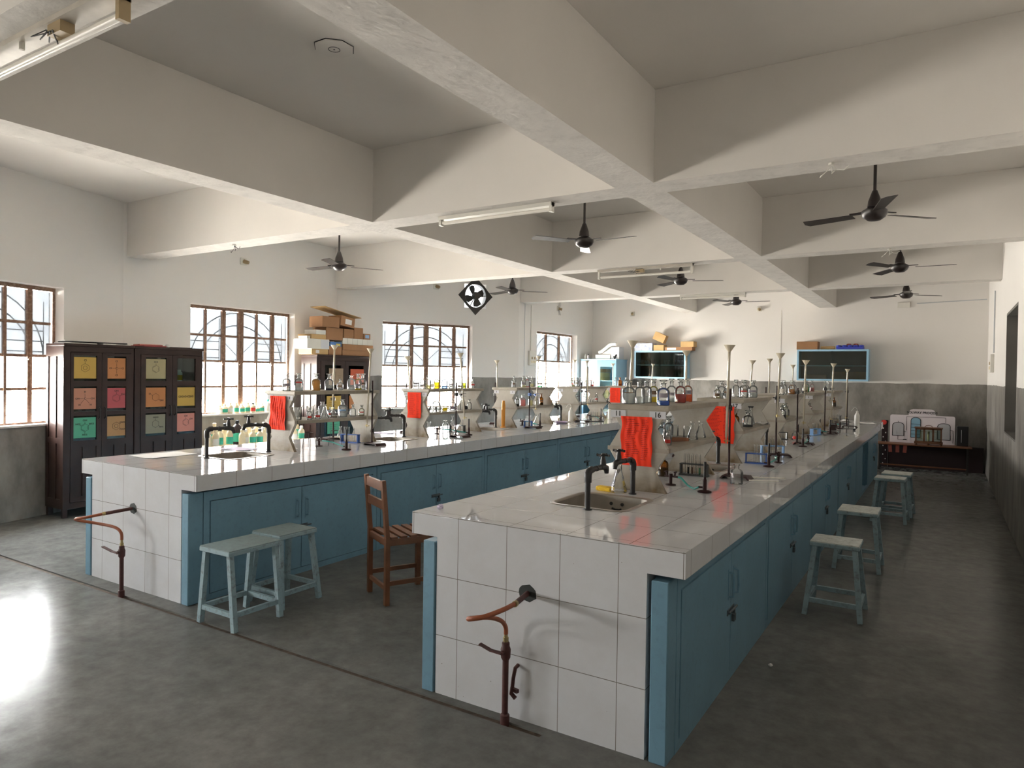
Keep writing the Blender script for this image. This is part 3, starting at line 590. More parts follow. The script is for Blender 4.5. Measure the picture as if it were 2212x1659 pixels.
# swan-neck taps: riser, elbow, arm, bib tap with cross handle
def tap_meshes():
    r = MB(); r.tube([(0, 0, 0), (0, 0, 0.19)], 0.0155, 10); r.tube([(0, 0, 0.165), (0, 0, 0.20)], 0.021, 10)
    r.tube([(0, 0, 0.19), (0, 0, 0.212), (0.008, 0, 0.228), (0.024, 0, 0.236), (0.045, 0, 0.238)], 0.021, 10); r.lathe([(0.024, 0), (0.024, 0.006), (0.016, 0.008)], 12)
    a = MB(); a.tube([(0.04, 0, 0.238), (0.14, 0, 0.240)], 0.0145, 10); a.tube([(0.085, 0, 0.239), (0.10, 0, 0.239)], 0.018, 8)
    s = MB(); s.tube([(0.13, 0, 0.24), (0.175, 0, 0.24), (0.198, 0, 0.232), (0.207, 0, 0.212), (0.208, 0, 0.195)], [0.017, 0.02, 0.019, 0.015, 0.012], 10)
    s.tube([(0.168, 0, 0.24), (0.166, 0, 0.275), (0.165, 0, 0.30)], [0.018, 0.016, 0.012], 10)
    h = MB(); h.tube([(0.165, 0, 0.298), (0.165, 0, 0.325)], 0.011, 8)
    for dx, dy in ((0.038, 0), (-0.038, 0), (0, 0.038), (0, -0.038)): h.tube([(0.165, 0, 0.314), (0.165+dx*0.7, dy*0.7, 0.314), (0.165+dx, dy, 0.314)], [0.006, 0.006, 0.009], 6)
    return [x.mesh(n, 'black_iron') for x, n in ((r, 'riser'), (a, 'arm'), (s, 'spout'), (h, 'cross_handle'))]
TM = tap_meshes()
def tap(x, y, rot, label):
    t = thing('water_tap', label, 'tap', (x, y, ZT+0.0005), rot, 'black bench taps')
    for n, me in zip(('riser', 'arm', 'spout', 'cross_handle'), TM): link(n, me, t)
    return t
for side in ('right', 'left'):
    q = B[side]
    for k, (a, b) in enumerate(SINKS[side]):
        t1 = tap(q['tap'], a-0.049 if k == 0 else a-0.052, radians(86 if side == 'right' else 66), 'black tap in front of the sink before the nearest rack on %s bench' % side if k == 0 else 'black tap behind the back of the %s rack on %s bench' % (RNAME[k-1], side))
        t2 = tap(q['tap']+((-.07 if k else 0.0) if side == 'left' else 0.01), b+(0.115 if k == 0 else 0.10), radians(262 if side == 'right' else 236), 'black tap standing against the front of the %s rack on %s bench' % (RNAME[k], side))
        if side == 'right': t1.scale = t2.scale = (1, 1, 0.88)
# ------------------------------------------------------------------ reagent racks
ZMID, ZTOP = 1.175, 1.437
def rack_meshes():
    prof = [(-.185, 0), (-.112, .122), (-.188, .245), (-.188, .275), (-.115, .395), (-.188, .505), (.188, .505), (.115, .395), (.188, .275), (.188, .245), (.112, .122), (.185, 0)]
    pan = []
    for y in (0.0, 1.03):
        m = MB(); m.prism(prof[:], y, y+0.03, 'y'); pan.append(m.mesh('end_panel', 'rack_panel'))
    m = MB(); m.box(-.20, .20, -0.012, 1.075, .505, .537, 0.003); top = m.mesh('top_shelf', 'marble_shelf')
    m = MB(); m.box(-.200, .200, 0.0301, 1.0299, .247, .275); m.box(-.200, .200, -0.008, -0.0002, .247, .272); mid = m.mesh('middle_shelf', 'marble_shelf')
    return pan, top, mid
RM = rack_meshes(); RACKX = {'right': -1.61, 'left': -5.05}
def ry(side, k): return B[side]['ry']+k*B[side]['pitch']
CARDS = {('right', 0): ('11', '16'), ('right', 1): ('12', '17')}
for side in ('right', 'left'):
    for k in range(5):
        t = thing('reagent_rack', 'concrete two-shelf reagent rack with zigzag ends, %s on the %s bench' % (RNAME[k], side), 'rack', (RACKX[side], ry(side, k), ZT), 0, 'concrete reagent racks')
        for me in RM[0]: link('end_panel', me, t)
        link('top_shelf', RM[1], t); link('middle_shelf', RM[2], t)
        for i, x in enumerate((-0.135, 0.125)):
            cw_, ch = (0.052, 0.036) if side == 'right' else (0.04, 0.035)
            m = MB(); m.box(x-cw_, x+cw_, -0.0026, -0.0006, .455, .455+ch*1.25); o = m.build('number_card', 'grey_card', t); o.location.z = 0.0
            m = MB()
            if (side, k) in CARDS: text_mb(m, CARDS[(side, k)][i], 0.046, Matrix.Translation((x, -0.0031, .478)) @ Matrix.Rotation(pi/2, 4, 'X'), 0.0006)
            else: m.box(x-0.003, x+0.003, -0.0033, -0.0027, .466, .490)
            m.build('printed_number', 'ink', o)
# orange-red notices pasted on the racks
def notice(side, k, x0, x1, z0, z1, label, seed, wr, yoff=-0.016):
    r = random.Random(seed); t = thing('red_notice', label, 'notice', (RACKX[side]+(x0+x1)/2, ry(side, k)+yoff, z0), 0, 'red notices on the racks')
    W, H = x1-x0, z1-z0; nx, nz = 26, 34; m = MB()
    ph = [(r.uniform(0, 6.3), r.uniform(30, 75), r.uniform(-14, 14)) for _ in range(5)]
    def yy(u, v):
        return -wr*(0.5+0.5*sin(ph[0][0]+u*ph[0][1]*W*3+v*ph[0][2]*0.3+0.8*sin(v*5)))*(0.3+0.7*abs(sin(ph[1][0]+v*4+u*2))) - wr*0.5*(0.5+0.5*sin(ph[2][0]+(u*1.7+v)*ph[2][1]*0.2))
    g = [[m.V(((u/nx-0.5)*W + 0.004*sin(v*0.4+seed), yy(u/nx, v/nz), v/nz*H)) for u in range(nx+1)] for v in range(nz+1)]
    for v in range(nz):
        for u in range(nx): m.face((g[v][u], g[v][u+1], g[v+1][u+1], g[v+1][u]), True)
    b = [[m.V(((u/nx-0.5)*W + 0.004*sin(v*0.4+seed), yy(u/nx, v/nz)+0.0008, v/nz*H)) for u in range(nx+1)] for v in range(nz+1)]
    for v in range(nz):
        for u in range(nx): m.face((b[v][u], b[v+1][u], b[v+1][u+1], b[v][u+1]), True)
    m.build('sheet', 'paper_red', t)
    l = MB(); n = 22
    for i in range(n):                                          # rows of small print following the creases of the sheet
        v = 0.95 - i*0.84/n - 0.02
        if 0.02 < v < 0.97:
            for a, c in ((0.14, 0.42+0.18*r.random()), (0.66, 0.80+0.08*r.random())):
                u = a
                while u < c:
                    du = r.uniform(0.03, 0.07); u2 = min(u+du, c)
                    for q in (0, 1):
                        ua, ub = u+(u2-u)*q/2, u+(u2-u)*(q+1)/2
                        P = [((uu-0.5)*W + 0.004*sin(vv*nz*0.4+seed), yy(uu, vv)-0.0011, vv*H) for uu, vv in ((ua, v), (ub, v), (ub, v+0.013), (ua, v+0.013))]
                        l.quad(*P)
                    u = u2+0.012
    l.build('printed_lines', 'dark_red_ink', t)
notice('right', 0, -0.105, 0.098, 0.945+0.0+0.115, 1.365, 'large creased red notice on the front panel of the nearest right-bench rack', 3, 0.006)
notice('right', 1, -0.135, 0.125, 1.06, 1.372, 'red notice behind the tall burette on second right-bench rack', 5, 0.003)
notice('left', 0, -0.115, 0.088, 1.09, 1.392, 'heavily wrinkled red notice on the nearest left-bench rack', 8, 0.007)
notice('left', 1, -0.10, 0.095, 1.11, 1.398, 'smooth red notice on second left-bench rack before the third window', 11, 0.0012)
notice('left', 4, -0.105, 0.095, 1.135, 1.405, 'smallest red notice, on the farthest left-bench rack', 13, 0.002)
# ------------------------------------------------------------------ glassware
GM = {}
def gmesh(key, fn, mats):
    if key not in GM: GM[key] = fn().mesh(key.split('|')[0], mats)
    return GM[key]
def L_(prof, n=16, cap=True):
    m = MB(); m.lathe(prof, n, cap=cap); return m
# unit reagent bottle: height 0.155, diameter 0.075
BP = [(0.0, 0.0), (0.034, 0.0), (0.0375, 0.004), (0.0375, 0.085), (0.034, 0.098), (0.024, 0.108), (0.0145, 0.113), (0.0135, 0.135), (0.019, 0.140), (0.019, 0.143), (0.0125, 0.144)]
SP = [(0.0, 0.128), (0.011, 0.128), (0.0125, 0.142), (0.0065, 0.146), (0.0065, 0.150), (0.022, 0.155), (0.024, 0.160), (0.018, 0.163), (0.0, 0.163)]
def liqmesh(level): return L_([(0.0, 0.003), (0.033, 0.003), (0.0355, 0.006), (0.0355, min(level, 0.086))] + ([(0.032, 0.097), (0.022, 0.106)] if level > 0.09 else []) + [(0.0, min(level, 0.086) if level <= 0.09 else 0.106)])
def labmesh(z0, z1, a):
    m = MB(); n = 8; R = 0.0381; A = [a-0.75+1.5*i/n for i in range(n+1)]
    lo = [m.V((R*cos(t), R*sin(t), z0)) for t in A]; hi = [m.V((R*cos(t), R*sin(t), z1)) for t in A]
    for i in range(n): m.face((lo[i], lo[i+1], hi[i+1], hi[i]), True)
    return m
SHELF = []
def bottle(side, k, shelf, x, y, h=0.155, w=0.075, liq=None, lev=0.03, lab=None, stop=True, amber=False, what=None, z=None, extra=None):
    if z is None: z = ZTOP if shelf == 'top' else ZMID
    t = thing('reagent_bottle', 'pending label for this one', 'bottle', (x, y, z+0.0006), 0)
    sc = (w/0.075, w/0.075, h/0.157); g = 'amber_glass' if amber else 'clear_glass'
    b = link('glass_body', gmesh('glass_body|'+g, lambda: L_(BP, 18, cap=False), g), t); b.scale = sc
    if stop: s_ = link('stopper', gmesh('stopper|'+g, lambda: L_(SP, 14), 'amber_glass' if amber else 'stopper_glass'), t); s_.scale = sc
    if liq: l = link('liquid', gmesh('liquid|%s|%.3f' % (liq, lev), lambda: liqmesh(lev), 'liq_'+liq), t); l.scale = sc
    if lab:
        col, z0, z1 = lab if isinstance(lab, tuple) else (lab, 0.035, 0.068)
        l = link('paper_label', gmesh('paper_label|%s|%.3f|%.3f' % (col, z0, z1), lambda: labmesh(z0, z1, math.atan2(-y, -x)), 'label_'+col), t); l.scale = sc
    d = what or ('%s bottle' % ('amber' if amber else 'clear glass'))
    if not what:
        if liq and liq != 'water': d = d.replace('clear glass', 'glass') + ' of %s liquid' % {'navy': 'dark blue', 'lime': 'yellow-green', 'ochre': 'cloudy yellow', 'paleblue': 'pale blue', 'pale': 'pale yellow'}.get(liq, liq)
        elif lab: d += ' with %s label' % (lab[0] if isinstance(lab, tuple) else lab)
    SHELF.append((side, k, shelf, y, t, d)); return t
def finish_labels():
    seen = {}
    for side, k, shelf, y, t, d in sorted(SHELF, key=lambda q: (q[0], q[1], q[2], q[3])):
        seen.setdefault((side, k, shelf), []).append((t, d))
    for (side, k, shelf), L in seen.items():
        for i, (t, d) in enumerate(L):
            LABELS.pop('pending label for this one', None)
            tag(t, '%s, %s from front on %s shelf, %s %s-bench rack' % (d, ORD[i], shelf, RNAME[k], side), t['category'], 'glassware on the %s shelves of the racks' % shelf)
def beaker(side, k, shelf, x, y, h=0.11, w=0.08, rod=False, what='clear glass beaker', z=None):
    t = thing('glass_beaker', 'pending label for this one', 'beaker', (x, y, (ZMID if shelf == 'middle' else ZTOP)+0.0006 if z is None else z), 0)
    b = link('glass_wall', gmesh('glass_wall|beaker', lambda: L_([(0, 0), (0.036, 0), (0.04, 0.005), (0.04, 0.104), (0.044, 0.11)], 18, cap=False), 'clear_glass'), t); b.scale = (w/0.08, w/0.08, h/0.11)
    if rod:
        m = MB(); m.tube([(-w*0.25, 0, 0.004), (w*0.75, 0.01, h*1.15)], 0.0035, 6); m.build('stirring_rod', 'tube_white', t)
    if z is None: SHELF.append((side, k, shelf, y, t, what))
    return t
def flask(side, k, shelf, x, y, h=0.12, w=0.075, liq=None, z=None, cap=None, what='conical glass flask'):
    t = thing('conical_flask', 'pending label for this one', 'flask', (x, y, (ZMID if shelf == 'middle' else ZTOP)+0.0006 if z is None else z), 0)
    sc = (w/0.08, w/0.08, h/0.12)
    b = link('glass_body', gmesh('glass_body|flask', lambda: L_([(0, 0), (0.038, 0), (0.04, 0.005), (0.038, 0.015), (0.014, 0.085), (0.0135, 0.112), (0.018, 0.12)], 18, cap=False), 'clear_glass'), t); b.scale = sc
    if liq: l = link('liquid', gmesh('liquid|flask|'+liq, lambda: L_([(0, 0.003), (0.037, 0.004), (0.0355, 0.016), (0, 0.016)], 16), 'liq_'+liq), t); l.scale = sc
    if cap: m = MB(); m.lathe([(0, h), (0.022, h), (0.028, h+0.012), (0, h+0.012)], 14); m.build('stopper', cap, t)
    if z is None: SHELF.append((side, k, shelf, y, t, what))
    return t
# --- right bench
R, Lf = 'right', 'left'
bottle(R, 0, 'top', -1.725, 4.185, 0.152, 0.085, 'water', 0.070, ('brown', 0.072, 0.078))
bottle(R, 0, 'top', -1.70, 4.315, 0.152, 0.07, 'water', 0.045)
bottle(R, 0, 'top', -1.70, 4.44, 0.156, 0.068, 'water', 0.042)
bottle(R, 0, 'top', -1.70, 4.57, 0.156, 0.062, 'yellow', 0.038, ('brown', 0.055, 0.080), what='amber-stoppered glass bottle of yellow liquid')
bottle(R, 0, 'top', -1.475, 4.135, 0.152, 0.079, 'blue', 0.030, ('grey', 0.050, 0.078))
bottle(R, 0, 'top', -1.645, 4.78, 0.160, 0.066, 'water', 0.028, ('grey', 0.045, 0.065))
bottle(R, 0, 'top', -1.54, 4.66, 0.160, 0.076, 'red', 0.060)
bottle(R, 0, 'top', -1.565, 4.90, 0.162, 0.066, 'orange', 0.052, ('grey', 0.055, 0.080))
bottle(R, 0, 'top', -1.68, 5.08, 0.160, 0.066, 'water', 0.034, ('white', 0.045, 0.068))
bottle(R, 0, 'middle', -1.50, 4.30, 0.095, 0.052, None, 0, ('red', 0.025, 0.062), what='small clear bottle with red label')
bottle(R, 0, 'middle', -1.68, 4.69, 0.12, 0.06, 'water', 0.03)
bottle(R, 0, 'middle', -1.68, 4.83, 0.15, 0.072, 'water', 0.02)
beaker(R, 0, 'middle', -1.69, 5.00, 0.085, 0.055); beaker(R, 0, 'middle', -1.575, 4.925, 0.085, 0.05)
flask(R, 0, 'middle', -1.50, 4.82, 0.125, 0.08); flask(R, 0, 'middle', -1.50, 5.01, 0.12, 0.08)
flask(R, 0, 'middle', -1.72, 4.92, 0.13, 0.07)
bottle(R, 1, 'top', -1.655, 5.99, 0.105, 0.057, 'pale', 0.02, ('brown', 0.028, 0.062), what='small clear bottle with dark label')
bottle(R, 1, 'top', -1.655, 6.13, 0.145, 0.07, 'water', 0.05)
bottle(R, 1, 'top', -1.565, 5.955, 0.120, 0.06, 'water', 0.03, ('brown', 0.060, 0.080))
bottle(R, 1, 'top', -1.63, 6.52, 0.155, 0.066); bottle(R, 1, 'top', -1.515, 6.33, 0.155, 0.075, None, 0, ('red', 0.055, 0.066))
bottle(R, 1, 'top', -1.49, 6.58, 0.152, 0.076, 'water', 0.042, ('grey', 0.05, 0.07)); bottle(R, 1, 'top', -1.64, 6.93, 0.150, 0.072, None, 0, ('brown', 0.058, 0.078))
bottle(R, 1, 'middle', -1.60, 6.40, 0.135, 0.075, 'black', 0.055, ('white', 0.02, 0.05), amber=True)
bottle(R, 1, 'middle', -1.49, 6.40, 0.145, 0.088, 'black', 0.022, None, what='squat round bottle of black liquid')
flask(R, 1, 'middle', -1.55, 6.76, 0.16, 0.08, cap='black_plastic', what='conical flask with black lid')
bottle(R, 2, 'top', -1.50, 7.95, 0.150, 0.056, None, 0, ('white', 0.02, 0.07)); bottle(R, 2, 'top', -1.52, 8.20, 0.150, 0.054)
bottle(R, 2, 'top', -1.48, 8.42, 0.150, 0.07, 'amber', 0.06); bottle(R, 2, 'top', -1.63, 8.78, 0.15, 0.062, None, 0, ('white', 0.02, 0.06)); bottle(R, 2, 'top', -1.51, 8.72, 0.15, 0.062, 'brown', 0.03)
bottle(R, 2, 'middle', -1.50, 8.00, 0.145, 0.082, 'navy', 0.045); bottle(R, 2, 'middle', -1.54, 8.40, 0.155, 0.07, 'pale', 0.02); bottle(R, 2, 'middle', -1.58, 8.72, 0.11, 0.055)
bottle(R, 3, 'top', -1.56, 9.85, 0.15, 0.065, 'pale', 0.07, ('brown', 0.012, 0.03)); bottle(R, 3, 'top', -1.60, 10.22, 0.15, 0.062, 'green', 0.075)
bottle(R, 3, 'top', -1.66, 10.40, 0.15, 0.06, 'pink', 0.07); bottle(R, 3, 'top', -1.58, 10.52, 0.15, 0.06, 'pink', 0.06)
bottle(R, 3, 'middle', -1.50, 9.82, 0.12, 0.062, 'pink', 0.06, ('red', 0.04, 0.055))
bottle(R, 4, 'top', -1.52, 11.62, 0.15, 0.065); bottle(R, 4, 'top', -1.6, 11.95, 0.15, 0.065, 'pale', 0.04)
bottle(R, 4, 'middle', -1.50, 11.68, 0.17, 0.085, 'pale', 0.03); bottle(R, 4, 'middle', -1.50, 12.22, 0.15, 0.06, 'black', 0.07, None, amber=True)
# --- left bench
for a in [(-5.02, 4.21, .155, .075, 'water', .03, ('grey', .045, .068)), (-4.975, 4.31, .157, .077, 'water', .03, ('red', .072, .084)), (-4.98, 4.52, .154, .079, 'ochre', .10, ('yellow', .02, .05)), (-5.0, 4.70, .152, .082, 'navy', .022, None), (-5.05, 4.89, .105, .06, 'water', .02, ('brown', .045, .066)), (-5.10, 5.09, .157, .078, 'water', .025, None), (-4.985, 5.07, .157, .072, 'yellow', .016, ('grey', .035, .06)), (-5.04, 5.19, .157, .072, 'water', .02, ('brown', .056, .074))]:
    x, y, h, w_, l, lv, lb = a; bottle(Lf, 0, 'top', x, y, h, w_, l, lv, None if lb and lb[0] == 'yellow' else lb, stop=y not in (5.09,))
beaker(Lf, 0, 'middle', -4.985, 4.30, 0.115, 0.09, True, 'wide glass beaker with a stirring rod'); beaker(Lf, 0, 'middle', -5.08, 4.36, 0.105, 0.07)
bottle(Lf, 0, 'middle', -4.93, 4.40, .105, .050, None, 0, ('red', .02, .05)); beaker(Lf, 0, 'middle', -5.0, 4.47, .115, .066, True, 'narrow glass beaker with a stirring rod')
bottle(Lf, 0, 'middle', -4.91, 4.48, .098, .054, None, 0, ('red', .03, .06)); beaker(Lf, 0, 'middle', -5.05, 4.58, .085, .05)
bottle(Lf, 0, 'middle', -5.11, 4.72, .162, .079, None, 0, None, stop=False); flask(Lf, 0, 'middle', -4.98, 4.63, .132, .075)
bottle(Lf, 0, 'middle', -5.12, 4.83, .092, .046, None, 0, ('red', .03, .055)); flask(Lf, 0, 'middle', -4.985, 4.745, .105, .071, 'brown', what='conical flask with brown dregs')
bottle(Lf, 0, 'middle', -5.02, 4.90, .164, .09, 'water', .04, ('blue', .055, .07)); beaker(Lf, 0, 'middle', -5.12, 5.0, .105, .055)
bottle(Lf, 0, 'middle', -5.01, 5.03, .112, .058); bottle(Lf, 0, 'middle', -4.98, 5.12, .106, .058, 'pale', .02, ('red', .05, .065))
for a in [(-5.1, 6.11, .07, None, 0, ('grey', .05, .075)), (-5.0, 6.10, .066, None, 0, ('grey', .04, .055)), (-5.0, 6.20, .072, 'pale', .05, None), (-5.12, 6.43, .062, None, 0, ('white', .03, .06)), (-5.0, 6.36, .069, 'yellow', .08, None), (-5.05, 6.57, .072, 'paleblue', .035, None), (-5.0, 6.65, .070, 'water', .06, ('grey', .04, .06)), (-5.12, 6.93, .063, 'water', .03, None), (-5.03, 6.93, .062, 'lime', .07, None)]:
    bottle(Lf, 1, 'top', a[0], a[1], .150, a[2], a[3], a[4], a[5])
bottle(Lf, 1, 'top', -4.985, 6.785, .10, .055, None, 0, ('brown', .035, .06)); bottle(Lf, 1, 'top', -5.03, 7.13, .118, .057, None, 0, ('red', .045, .07))
flask(Lf, 1, 'middle', -5.0, 6.29, .125, .105); beaker(Lf, 1, 'middle', -5.0, 6.40, .085, .06); bottle(Lf, 1, 'middle', -5.13, 6.52, .15, .095); bottle(Lf, 1, 'middle', -5.05, 6.585, .13, .062, 'yellow', .045)
bottle(Lf, 1, 'middle', -5.0, 6.67, .14, .074, None, 0, ('grey', .02, .055)); bottle(Lf, 1, 'middle', -5.02, 6.77, .145, .05, None, 0, ('white', .04, .06)); beaker(Lf, 1, 'middle', -5.0, 6.87, .113, .066); bottle(Lf, 1, 'middle', -5.0, 7.015, .122, .058)
for a in [(-5.1, 8.22, .055, None, 0, ('brown', .04, .06)), (-5.0, 8.32, .066, 'pale', .03, ('grey', .04, .07)), (-5.06, 8.52, .06, 'red', .012, None), (-5.1, 8.72, .056, 'pale', .05, None), (-5.0, 8.78, .068, 'green', .02, ('brown', .04, .06)), (-5.0, 8.94, .062, None, 0, ('grey', .04, .06))]:
    bottle(Lf, 2, 'top', a[0], a[1], .155, a[2], a[3], a[4], a[5])
bottle(Lf, 2, 'middle', -4.98, 8.12, .15, .062, 'black', .04); bottle(Lf, 2, 'middle', -5.03, 8.35, .165, .085, 'pink', .09, None, what='pear-shaped bottle of pinkish liquid'); bottle(Lf, 2, 'middle', -5.02, 8.55, .15, .062, 'pale', .08); bottle(Lf, 2, 'middle', -5.02, 8.73, .12, .05); bottle(Lf, 2, 'middle', -5.02, 8.86, .16, .062, 'black', .035, ('brown', .05, .07), amber=True)
for a in [(-5.05, 9.93, .058, 'pale', .03, ('red', .04, .05)), (-5.12, 10.02, .054, None, 0, None), (-5.0, 9.96, .07, None, 0, ('brown', .05, .07)), (-5.05, 10.2, .072, None, 0, ('grey', .03, .07)), (-5.0, 10.45, .068, None, 0, ('brown', .05, .06)), (-5.06, 10.66, .058, 'red', .03, None)]:
    bottle(Lf, 3, 'top', a[0], a[1], .148, a[2], a[3], a[4], a[5])
bottle(Lf, 3, 'top', -5.0, 10.28, .10, .042)
bottle(Lf, 3, 'middle', -5.05, 10.08, .15, .085, 'brown', .015); bottle(Lf, 3, 'middle', -5.0, 10.25, .145, .075); bottle(Lf, 3, 'middle', -4.97, 10.38, .08, .042); beaker(Lf, 3, 'middle', -5.0, 10.53, .06, .06); bottle(Lf, 3, 'middle', -5.0, 10.72, .147, .058, None, 0, ('red', .04, .06))
for a in [(-5.1, 11.75, .055, None, 0, None), (-5.05, 11.83, .076, 'amber', .04, None), (-5.0, 11.99, .077, None, 0, ('white', .03, .06))]:
    bottle(Lf, 4, 'top', a[0], a[1], .153, a[2], a[3], a[4], a[5], amber=(a[3] == 'amber'))
bottle(Lf, 4, 'middle', -4.98, 11.82, .165, .10); finish_labels()
# ------------------------------------------------------------------ titration gear
BZ = ZT+0.0006
def stand_meshes():
    b = MB(); b.prism([(-.105, 0), (-.09, 0), (-.075, .016), (.075, .016), (.09, 0), (.105, 0), (.085, .024), (-.085, .024)], -.065, .065, 'y')
    r = MB(); r.tube([(0, 0, .02), (0, 0, .64)], .0078, 8); r.tube([(0, 0, .02), (0, 0, .035)], .011, 8)
    c = MB(); c.box(-.014, .014, -.017, .017, -.024, .024); c.tube([(0, -.01, 0), (0, -.035, 0)], .005, 6); c.tube([(.0, 0, 0), (.085, 0, 0)], .0055, 6)
    c.box(.08, .10, -.02, .02, -.012, .012); [c.beam((.09, s_*.019, z_), (.14, s_*.0165, z_), .006) for s_ in (-1, 1) for z_ in (-.016, .016)]
    return b.mesh('base_plate', 'stand_paint'), r.mesh('rod', 'stand_paint'), c
SM_ = stand_meshes(); CLAMP = {k: SM_[2].mesh('clamp', k) for k in ('black_iron', 'rack_blue')}
def stand(x, y, where, clampz, rot, bp, off=(0, 0), clampm='black_iron', h=0.64):
    dx, dy = bp[0]-x, bp[1]-y; arot = math.atan2(dy, dx); k_ = max(.012, math.hypot(dx, dy)-.013)/.10
    t = thing('retort_stand', 'dark red retort stand ' + where, 'stand', (x, y, BZ), 0, 'retort stands on the benches')
    b = link('base_plate', SM_[0], t, (off[0], off[1], 0), rot); r = link('rod', SM_[1], t); r.scale = (1, 1, h/0.64)
    c = link('clamp', CLAMP[clampm], t, (0, 0, clampz-BZ), arot); c.scale = (k_, 1.0, 0.8)
    return t
def burette(bot, top, where, rad=0.0095, fr=0.036):
    """glass burette from its tip to the rim of its funnel"""
    b, tp = Vector(bot), Vector(top); d = (tp-b); L = d.length; d.normalize()
    q = Vector((0, 0, 1)).rotation_difference(d)
    t = thing('burette', 'tall white glass burette clamped ' + where, 'burette', b, 0, 'burettes on the stands'); t.rotation_mode = 'QUATERNION'; t.rotation_quaternion = q
    m = MB(); m.lathe([(0.0012, 0.0), (0.002, 0.03), (0.004, 0.045)], 8); m.build('tip', 'burette_glass', t)
    m = MB(); m.tube([(0, 0, .045), (0, 0, .075)], .006, 8); m.beam((-.016, 0, .058), (.022, 0, .058), .008); m.beam((.022, -.012, .058), (.022, .012, .058), .006); m.build('stopcock', 'brass', t)
    m = MB(); m.lathe([(.004, .075), (rad, .09), (rad, L-.03)], 12, cap=False); m.build('glass_tube', 'burette_glass', t)
    m = MB(); m.tube([(0, 0, .09), (0, 0, L-.05)], rad*.55, 8); m.build('backing_strip', 'tube_white', t)
    f = thing('funnel', 'cream plastic funnel in the burette ' + where, 'funnel', tp, 0, 'funnels on the burettes'); f.rotation_mode = 'QUATERNION'; f.rotation_quaternion = q
    m = MB(); m.lathe([(.004, -.085), (.0055, -.055), (.007, -.048), (fr, 0), (fr+.001, 0), (.009, -.05), (.0065, -.056), (.005, -.085)], 18, cap=False); m.build('cone', 'funnel_plastic', f)
def lerp_at(Bt, T, z): u = (z-Bt[2])/(T[2]-Bt[2]); return (Bt[0]+(T[0]-Bt[0])*u, Bt[1]+(T[1]-Bt[1])*u)
def station(side, k, rpx, rbot, rtop, ftop, btip, cpy, fr=0.036, cm='black_iron', off=(0.055, 0), rot=0.0):
    p = atz(BZ+0.02, rpx, rbot); x, y = p[0], p[1]
    w_ = 'beside %s rack, %s of %s bench' % (RNAME[k], 'aisle side' , side)
    zt = aty(y, rpx, rtop)[2]; yb = y-0.035; cz = aty(y, rpx, cpy)[2]
    T, Bt = aty(yb, *ftop), aty(yb, *btip); Bt[2] = max(Bt[2], BZ+.03)
    stand(x, y, w_, cz, rot, lerp_at(Bt, T, cz), off, cm, zt-BZ); burette(tuple(Bt), tuple(T), w_, fr=fr)
station('right', 0, 1574, 1026, 840, (1576, 745), (1568, 970), 881, 0.040)
station('right', 1, 1675.7, 981, 833, (1686, 763), (1678, 912), 859, 0.040, off=(0.03, 0.0), rot=radians(20))
station('right', 2, 1721, 955.5, 838, (1741, 778), (1735, 925), 847, 0.040, off=(0.075, 0))
station('right', 3, 1781, 932.6, 835, (1801, 785), (1794, 915), 840, 0.038, off=(0.06, 0))
station('right', 4, 1829, 920, 835, (1831, 797), (1827, 911), 846, 0.036, off=(0.04, 0.0))
station('left', 0, 803, 956, 822, (801, 753), (791.5, 932), 845, 0.038, off=(0.06, -0.02), rot=radians(-8))
station('left', 1, 984.5, 940, 826, (994.5, 763), (1004, 914), 852, 0.036, off=(0.06, 0))
station('left', 2, 1143, 921.5, 825, (1164, 769), (1157, 893), 852, 0.036, 'rack_blue', off=(0.06, 0))
station('left', 3, 1254.7, 908, 826, (1268, 779), (1270, 882), 845, 0.036, off=(0.02, 0))
def far_station(side, k, xs, ftop, btip, where):
    """stand on the window side of a rack; only its burette and funnel clear the shelves"""
    y = atx(xs, *ftop)[1]; T, Bt = aty(y, *ftop), aty(y, *btip); zt = min(1.50, T[2]-0.15)
    Bz = (Bt[0], y, max(Bt[2], BZ+0.1)); stand(xs-0.05, y+0.04, where, 1.33, radians(90), lerp_at(Bz, T, 1.33), (-.0, -.06 if (side, k) == ('left', 0) else .06), h=zt-BZ); burette(Bz, tuple(T), where, fr=0.040)
for side, k, xs, ft, bt in (('right', 0, -1.93, (1367, 736), (1359, 900)), ('right', 1, -1.93, (1483, 757), (1481, 890)), ('right', 2, -1.93, (1626, 778), (1617, 880)), ('right', 3, -1.93, (1663, 775), (1660, 880)), ('right', 4, -1.93, (1713, 788), (1711, 870)),
                            ('left', 0, -5.40, (723, 745), (718, 893)), ('left', 1, -5.40, (881, 770), (887, 880)), ('left', 2, -5.40, (1073.5, 778), (1074, 880)), ('left', 3, -5.40, (1241.7, 777), (1240, 860)), ('left', 4, -5.40, (1324, 785), (1324, 860))):
    far_station(side, k, xs, ft, bt, 'behind the %s rack of %s bench, window side' % (RNAME[k], side))
pY = atx(-4.68, 1405, 830)[1]
T_ = tuple(aty(pY, 1411, 786)); B_ = (-4.70, pY, 1.05); stand(-4.74, pY+0.04, 'beside farthest rack, aisle side of left bench', 1.33, 0, lerp_at(B_, T_, 1.33), (.03, .03), h=.6); burette(B_, T_, 'beside farthest rack, aisle side of left bench')
